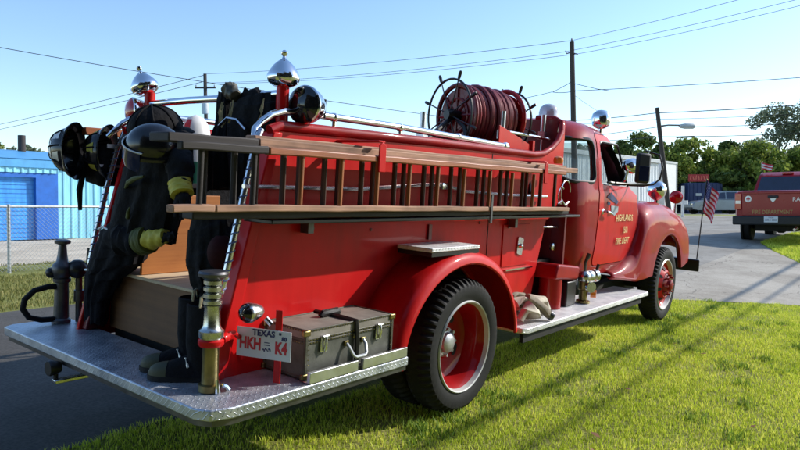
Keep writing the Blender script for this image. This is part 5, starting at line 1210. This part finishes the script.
cable('middle cable leaving the tall pole toward the upper right corner',[(26.83,10.28,8.95),(26.22,-2.11,9.69)],.014,.12)
cable('lower cable leaving the tall pole toward the upper right corner',[(26.9,9.72,8.77),(26.44,-2.4,9.5)],.014,.12)
cable('dark cable crossing the sky at mid height through the tall pole',[(34.43,19.76,8.14),(28.09,11.6,7.31),(26.87,9.85,7.0),(29.12,-2.69,6.76)],.02,.06)
mb=MB(); mb.tube([(28.0,11.5,7.28),(27.2,10.3,7.45),(26.9,9.9,7.6)],.014,5); mb.tube([(26.87,9.85,7.35),(27.3,8.9,7.05),(27.6,8.4,6.95)],.014,5); solo('drip_loop_cable',mb,'wire','short looped jumper cable tied to the tall pole','cable',(26.9,9.9,7.3))
cable('thin guy wire slanting down right from the tall pole',[(26.88,9.88,6.81),(35.72,11.59,6.9)],.012,.05)
cable('thick cable over the top of the leaning pole',[(52.73,22.41,9.27),(37.59,9.21,7.1),(34.13,-2.61,6.37)],.034,.08)
cable('thin cable just under the thick one on the leaning pole',[(54.61,23.26,9.26),(37.62,9.2,6.72),(34.12,-2.61,5.92)],.018,.1)
cable('dark cable with a grey splice case right of the leaning pole',[(54.62,29.67,7.67),(37.68,9.1,6.26),(34.11,-2.62,5.45)],.026,.12)
cable('lowest dark cable on the leaning pole',[(54.58,23.24,7.66),(37.72,9.0,5.66),(34.1,-2.63,5.0)],.026,.12)
rg=Vector((.6176,-.7865,0)); q0=Vector((37.68,9.05,6.30))
part('lamp_arm',MB().tube([q0,q0+rg*.5+Vector((0,0,.06)),q0+rg*1.3+Vector((0,0,.05))],.045,8),'steel',pb)
mb=MB(); mb.lathe([(.05,-.1),(.12,.0),(.17,.25),(.17,.75),(.10,.86),(.003,.9)],q0+rg*1.25+Vector((0,0,.0)),rg,14); part('lamp_head',mb,'bldgrey',pb)
a=Vector((37.72,9.0,5.66)); b=Vector((34.1,-2.63,5.0)); d=(b-a).normalized(); p=a+d*1.6-Vector((0,0,.075))
mb=MB(); mb.lathe([(.025,-.6),(.055,-.55),(.055,.55),(.025,.6)],p,d,12); solo('splice_case',mb,'wire','slim dark splice sleeve on the lowest cable of the leaning pole','splice case',tuple(p))
# the roadside line whose shadow crosses the grass
cable('roadside overhead cable to the right of the lawn, outside the photograph',[(-25,-6.15,5.5),(8,-6.15,5.3),(45,-6.15,5.5)],.042,.0)
cable('second roadside overhead cable to the right of the lawn, outside the photograph',[(-25,-6.35,5.2),(8,-6.32,5.0),(45,-6.3,5.2)],.026,.0)

# ---- trees
def tree(name,label,x,y,h,rad,m,seed,trunk=.18,dens=7000,leaf=.2,base=.25,group=None,gaps=.0,vr=.5):
    zb=g(x,y); e=thing(name,label,'tree',(x,y,zb),group=group); r=np.random.default_rng(seed); rr=random.Random(seed)
    o=Vector((x,y,zb)); mb=MB(); ht=h*.62
    mb.tube([o-Vector((0,0,.2)),o+Vector((.1,0,ht*.35)),o+Vector((0,.15,ht*.7)),o+Vector((.05,0,ht))],[trunk*1.3,trunk,trunk*.7,trunk*.3],10)
    cen=[]; nc=int(18+rad*8)
    for k in range(nc):
        a=rr.uniform(0,6.28); q=rr.random()**.5; zz=rr.uniform(base,1); w_=math.sin(PI*min(1,max(.06,(zz-base)/(1-base)*.86+.12)))**.6
        c=o+Vector((math.cos(a)*q*rad*w_,math.sin(a)*q*rad*w_,h*zz*.93)); cen.append((c,rad*rr.uniform(.17,.36)*(1-.2*zz)))
        if k<9: s_=o+Vector((0,0,ht*rr.uniform(.35,.95))); mb.tube([s_,s_.lerp(c,.5)+Vector((0,0,.25)),c],[trunk*.35,trunk*.22,trunk*.07],6)
    part('trunk',mb,'bark',e)
    C=np.array([tuple(c) for c,_ in cen]); S=np.array([s for _,s in cen]); idx=r.integers(0,nc,dens)
    d=r.normal(size=(dens,3)); d/=np.linalg.norm(d,axis=1)[:,None]; rad_=S[idx]*r.uniform(.35,1.12,dens)**.6
    P=C[idx]+d*rad_[:,None]*np.array([1,1,.82])
    nrm=d+r.normal(size=(dens,3))*.7; nrm/=np.linalg.norm(nrm,axis=1)[:,None]
    t=np.cross(nrm,r.normal(size=(dens,3))); t/=np.linalg.norm(t,axis=1)[:,None]; b=np.cross(nrm,t); s=(leaf*r.uniform(.5,1.25,dens))[:,None]
    V=np.empty((dens,4,3)); V[:,0]=P-t*s; V[:,1]=P-b*s*.55; V[:,2]=P+t*s; V[:,3]=P+b*s*.55; V-=np.array([x,y,zb])
    me=bpy.data.meshes.new('crown'); me.vertices.add(4*dens); me.vertices.foreach_set('co',V.ravel()); me.loops.add(4*dens); me.loops.foreach_set('vertex_index',np.arange(4*dens))
    me.polygons.add(dens); me.polygons.foreach_set('loop_start',np.arange(dens)*4); me.polygons.foreach_set('loop_total',np.full(dens,4)); me.update(calc_edges=True)
    link('crown',me,m,e); return e
tree('leafy_tree','rounded dark tree showing just above the white building roof, left of the leaning pole',59.2,17.3,7.6,3.1,'leaf_d',1)
tree('leafy_tree','broad mid green tree right of the leaning pole and above the navy container',60.0,13.1,6.9,3.4,'leaf',2,dens=8500)
tree('leafy_tree','darker round tree between two brighter trees, behind the silver car',66.2,11.5,7.0,3.4,'leaf_d',3)
tree('leafy_tree','bright bushy tree just left of the pickup roof',61.2,8.0,6.4,3.3,'leaf',4,dens=8500)
tree('leafy_tree','tall sparse grey green tree standing left of the tallest tree at the right edge',71.5,7.6,11.0,4.3,'leaf_g',5,dens=10000,leaf=.17,base=.12)
tree('leafy_tree','tallest grey green tree cut off by the right edge of the photo',71.2,4.2,11.6,3.9,'leaf_g',6,dens=7500,leaf=.18,base=.12)
tree('leafy_tree','low green tree behind the pickup cab at the right edge',62.5,4.2,5.6,3.0,'leaf',7)
tree('leafy_tree','dark tree seen through the rear corner window of the cab',63.7,24.6,7.3,3.4,'leaf_d',8)
tree('leafy_tree','tree seen through the open door window of the cab',65.5,21.0,7.3,3.3,'leaf',9)
tree('leafy_tree','round tree crown showing above the blue building roof behind the wooden post',22.65,60.6,6.9,2.6,'leaf_g',10,dens=3500)
tree('leafy_tree','tree crown above the blue building cut off by the left edge',20.5,62.5,7.2,2.0,'leaf_d',11,dens=3000)
for k,(x,y,h,rd,m,lab) in enumerate(((56.0,14.0,3.2,2.0,'leaf_d','low dark shrub behind the white shed'),(58.5,9.6,3.6,2.2,'leaf_d','low dark shrub behind the silver car'),(59,6.0,3.4,2.3,'leaf','low shrub left of the pickup cab'),(62,15.8,4,2.4,'leaf_d','dark shrub between the shed and the navy container'),(66,8.5,4.2,3.0,'leaf_d','dark shrub filling the gap under the bright bushy tree'))):
    tree('shrub',lab,x,y,h,rd,m,40+k,.06,3000,.26,.06)
# a distant wooded skyline that reads as one mass
r=np.random.default_rng(77); n=26000
ang=r.uniform(-.9,1.5,n); D=r.uniform(150,230,n); X=D*np.cos(ang); Y=D*np.sin(ang); top=4.2+1.6*np.sin(ang*23)+1.2*np.sin(ang*61+1)+.8*np.sin(ang*140)
Zc=.5+r.uniform(0,1,n)**.8*top; V=np.empty((n,4,3)); s=r.uniform(.5,1.1,n)
nv_=r.normal(size=(n,3)); t_=np.cross(nv_,r.normal(size=(n,3))); t_/=np.linalg.norm(t_,axis=1)[:,None]; b_=np.cross(t_,nv_); b_/=np.linalg.norm(b_,axis=1)[:,None]
P=np.c_[X,Y,Zc]
V[:,0]=P-t_*s[:,None]; V[:,1]=P-b_*s[:,None]*.6; V[:,2]=P+t_*s[:,None]; V[:,3]=P+b_*s[:,None]*.6
me=bpy.data.meshes.new('far_trees'); me.vertices.add(4*n); me.vertices.foreach_set('co',V.ravel()); me.loops.add(4*n); me.loops.foreach_set('vertex_index',np.arange(4*n)); me.polygons.add(n); me.polygons.foreach_set('loop_start',np.arange(n)*4); me.polygons.foreach_set('loop_total',np.full(n,4)); me.update(calc_edges=True)
o=link('far_trees',me,'leaf_d'); o['kind']='stuff'; o['label']='distant line of trees along the horizon'; o['category']='trees'
# unseen trees added behind the camera to block sky fill on the engine
n=34000; X=r.uniform(-22,3,n); Y=-13-.1*np.maximum(0,X+6)+r.normal(size=n)*1.5; X2=np.where(r.uniform(0,1,n)<.38,-17+r.normal(size=n)*1.5,X); Y=np.where(X2==X,Y,r.uniform(-14,-1.5,n)); X=X2
Zc=-.2+r.uniform(0,1,n)**.8*(12.5+1.5*np.sin(X*.7)+np.sin(Y*1.9)); s=r.uniform(.35,.8,n)
nv_=r.normal(size=(n,3)); t_=np.cross(nv_,r.normal(size=(n,3))); t_/=np.linalg.norm(t_,axis=1)[:,None]; b_=np.cross(t_,nv_); b_/=np.linalg.norm(b_,axis=1)[:,None]
P=np.c_[X,Y,Zc]; V=np.empty((n,4,3)); V[:,0]=P-t_*s[:,None]; V[:,1]=P-b_*s[:,None]*.6; V[:,2]=P+t_*s[:,None]; V[:,3]=P+b_*s[:,None]*.6
me=bpy.data.meshes.new('sky_blocker_trees'); me.vertices.add(4*n); me.vertices.foreach_set('co',V.ravel()); me.loops.add(4*n); me.loops.foreach_set('vertex_index',np.arange(4*n)); me.polygons.add(n); me.polygons.foreach_set('loop_start',np.arange(n)*4); me.polygons.foreach_set('loop_total',np.full(n,4)); me.update(calc_edges=True)
o=link('sky_blocker_trees',me,'bark'); o['kind']='stuff'; o['label']='unseen dark trees added behind the camera to cut sky light'; o['category']='trees'
# fallen leaves
r_=random.Random(9); first=None
for k in range(16):
    x=r_.uniform(-.5,6); y=r_.uniform(-2.9,-1.0)
    if first is None:
        mb=MB(); mb.add([(0,-.03,0),(.018,-.005,.006),(.012,.02,.003),(0,.035,.008),(-.012,.02,.003),(-.018,-.005,.006)],[(0,1,2,3,4,5)]); first=link('fallen_leaf',mb.mesh('fallen_leaf'),mat('dry_leaf',(.20,.085,.03),.8)); o=first
    else: o=copy_tree(first)
    o.location=(x,y,g(x,y)+.032); o.rotation_euler=(r_.uniform(-.4,.4),r_.uniform(-.4,.4),r_.uniform(0,6)); tag(o,'small dry brown leaf lying on the sunlit grass','leaf','dry leaves on the grass')

# ------------------------------------------------------------------ light, sky, camera
SUN=Vector((1.42,-.95,1.02)).normalized()
el=math.asin(SUN.z); az=math.atan2(SUN.y,SUN.x)
wd_=bpy.data.worlds.new('World'); sc.world=wd_; wd_.use_nodes=True; n=wd_.node_tree
sk=N(n,'ShaderNodeTexSky'); sk.sky_type='NISHITA'; sk.sun_disc=False; sk.sun_elevation=el; sk.sun_rotation=PI/2-az
sk.air_density=1.0; sk.dust_density=.35; sk.ozone_density=2.0
hs=N(n,'ShaderNodeHueSaturation'); hs.inputs['Saturation'].default_value=1.08; hs.inputs['Value'].default_value=1.62; n.links.new(sk.outputs[0],hs.inputs['Color'])
n.links.new(hs.outputs[0],n.nodes['Background'].inputs[0]); n.nodes['Background'].inputs[1].default_value=.15
l=bpy.data.lights.new('sun','SUN'); l.energy=5.0; l.angle=R(.53); l.color=(1,.94,.85); so=bpy.data.objects.new('sun',l); COL.objects.link(so); so.rotation_euler=SUN.to_track_quat('Z','Y').to_euler(); so.location=(20,-20,20)
cd=bpy.data.cameras.new('camera'); co=bpy.data.objects.new('camera',cd); COL.objects.link(co); sc.camera=co
cd.sensor_width=36; cd.lens=659.8/800*36; cd.clip_end=3000; cd.clip_start=.05
yaw,pitch=R(38.14),R(-1.41); co.location=(-3.61,-3.335,1.294)
d=Vector((math.cos(yaw)*math.cos(pitch),math.sin(yaw)*math.cos(pitch),math.sin(pitch))); co.rotation_euler=d.to_track_quat('-Z','Y').to_euler()
sc.view_settings.view_transform='Standard'; sc.view_settings.look='None'; sc.view_settings.exposure=0; sc.view_settings.gamma=1
sc.cycles.max_bounces=8; sc.cycles.transparent_max_bounces=12
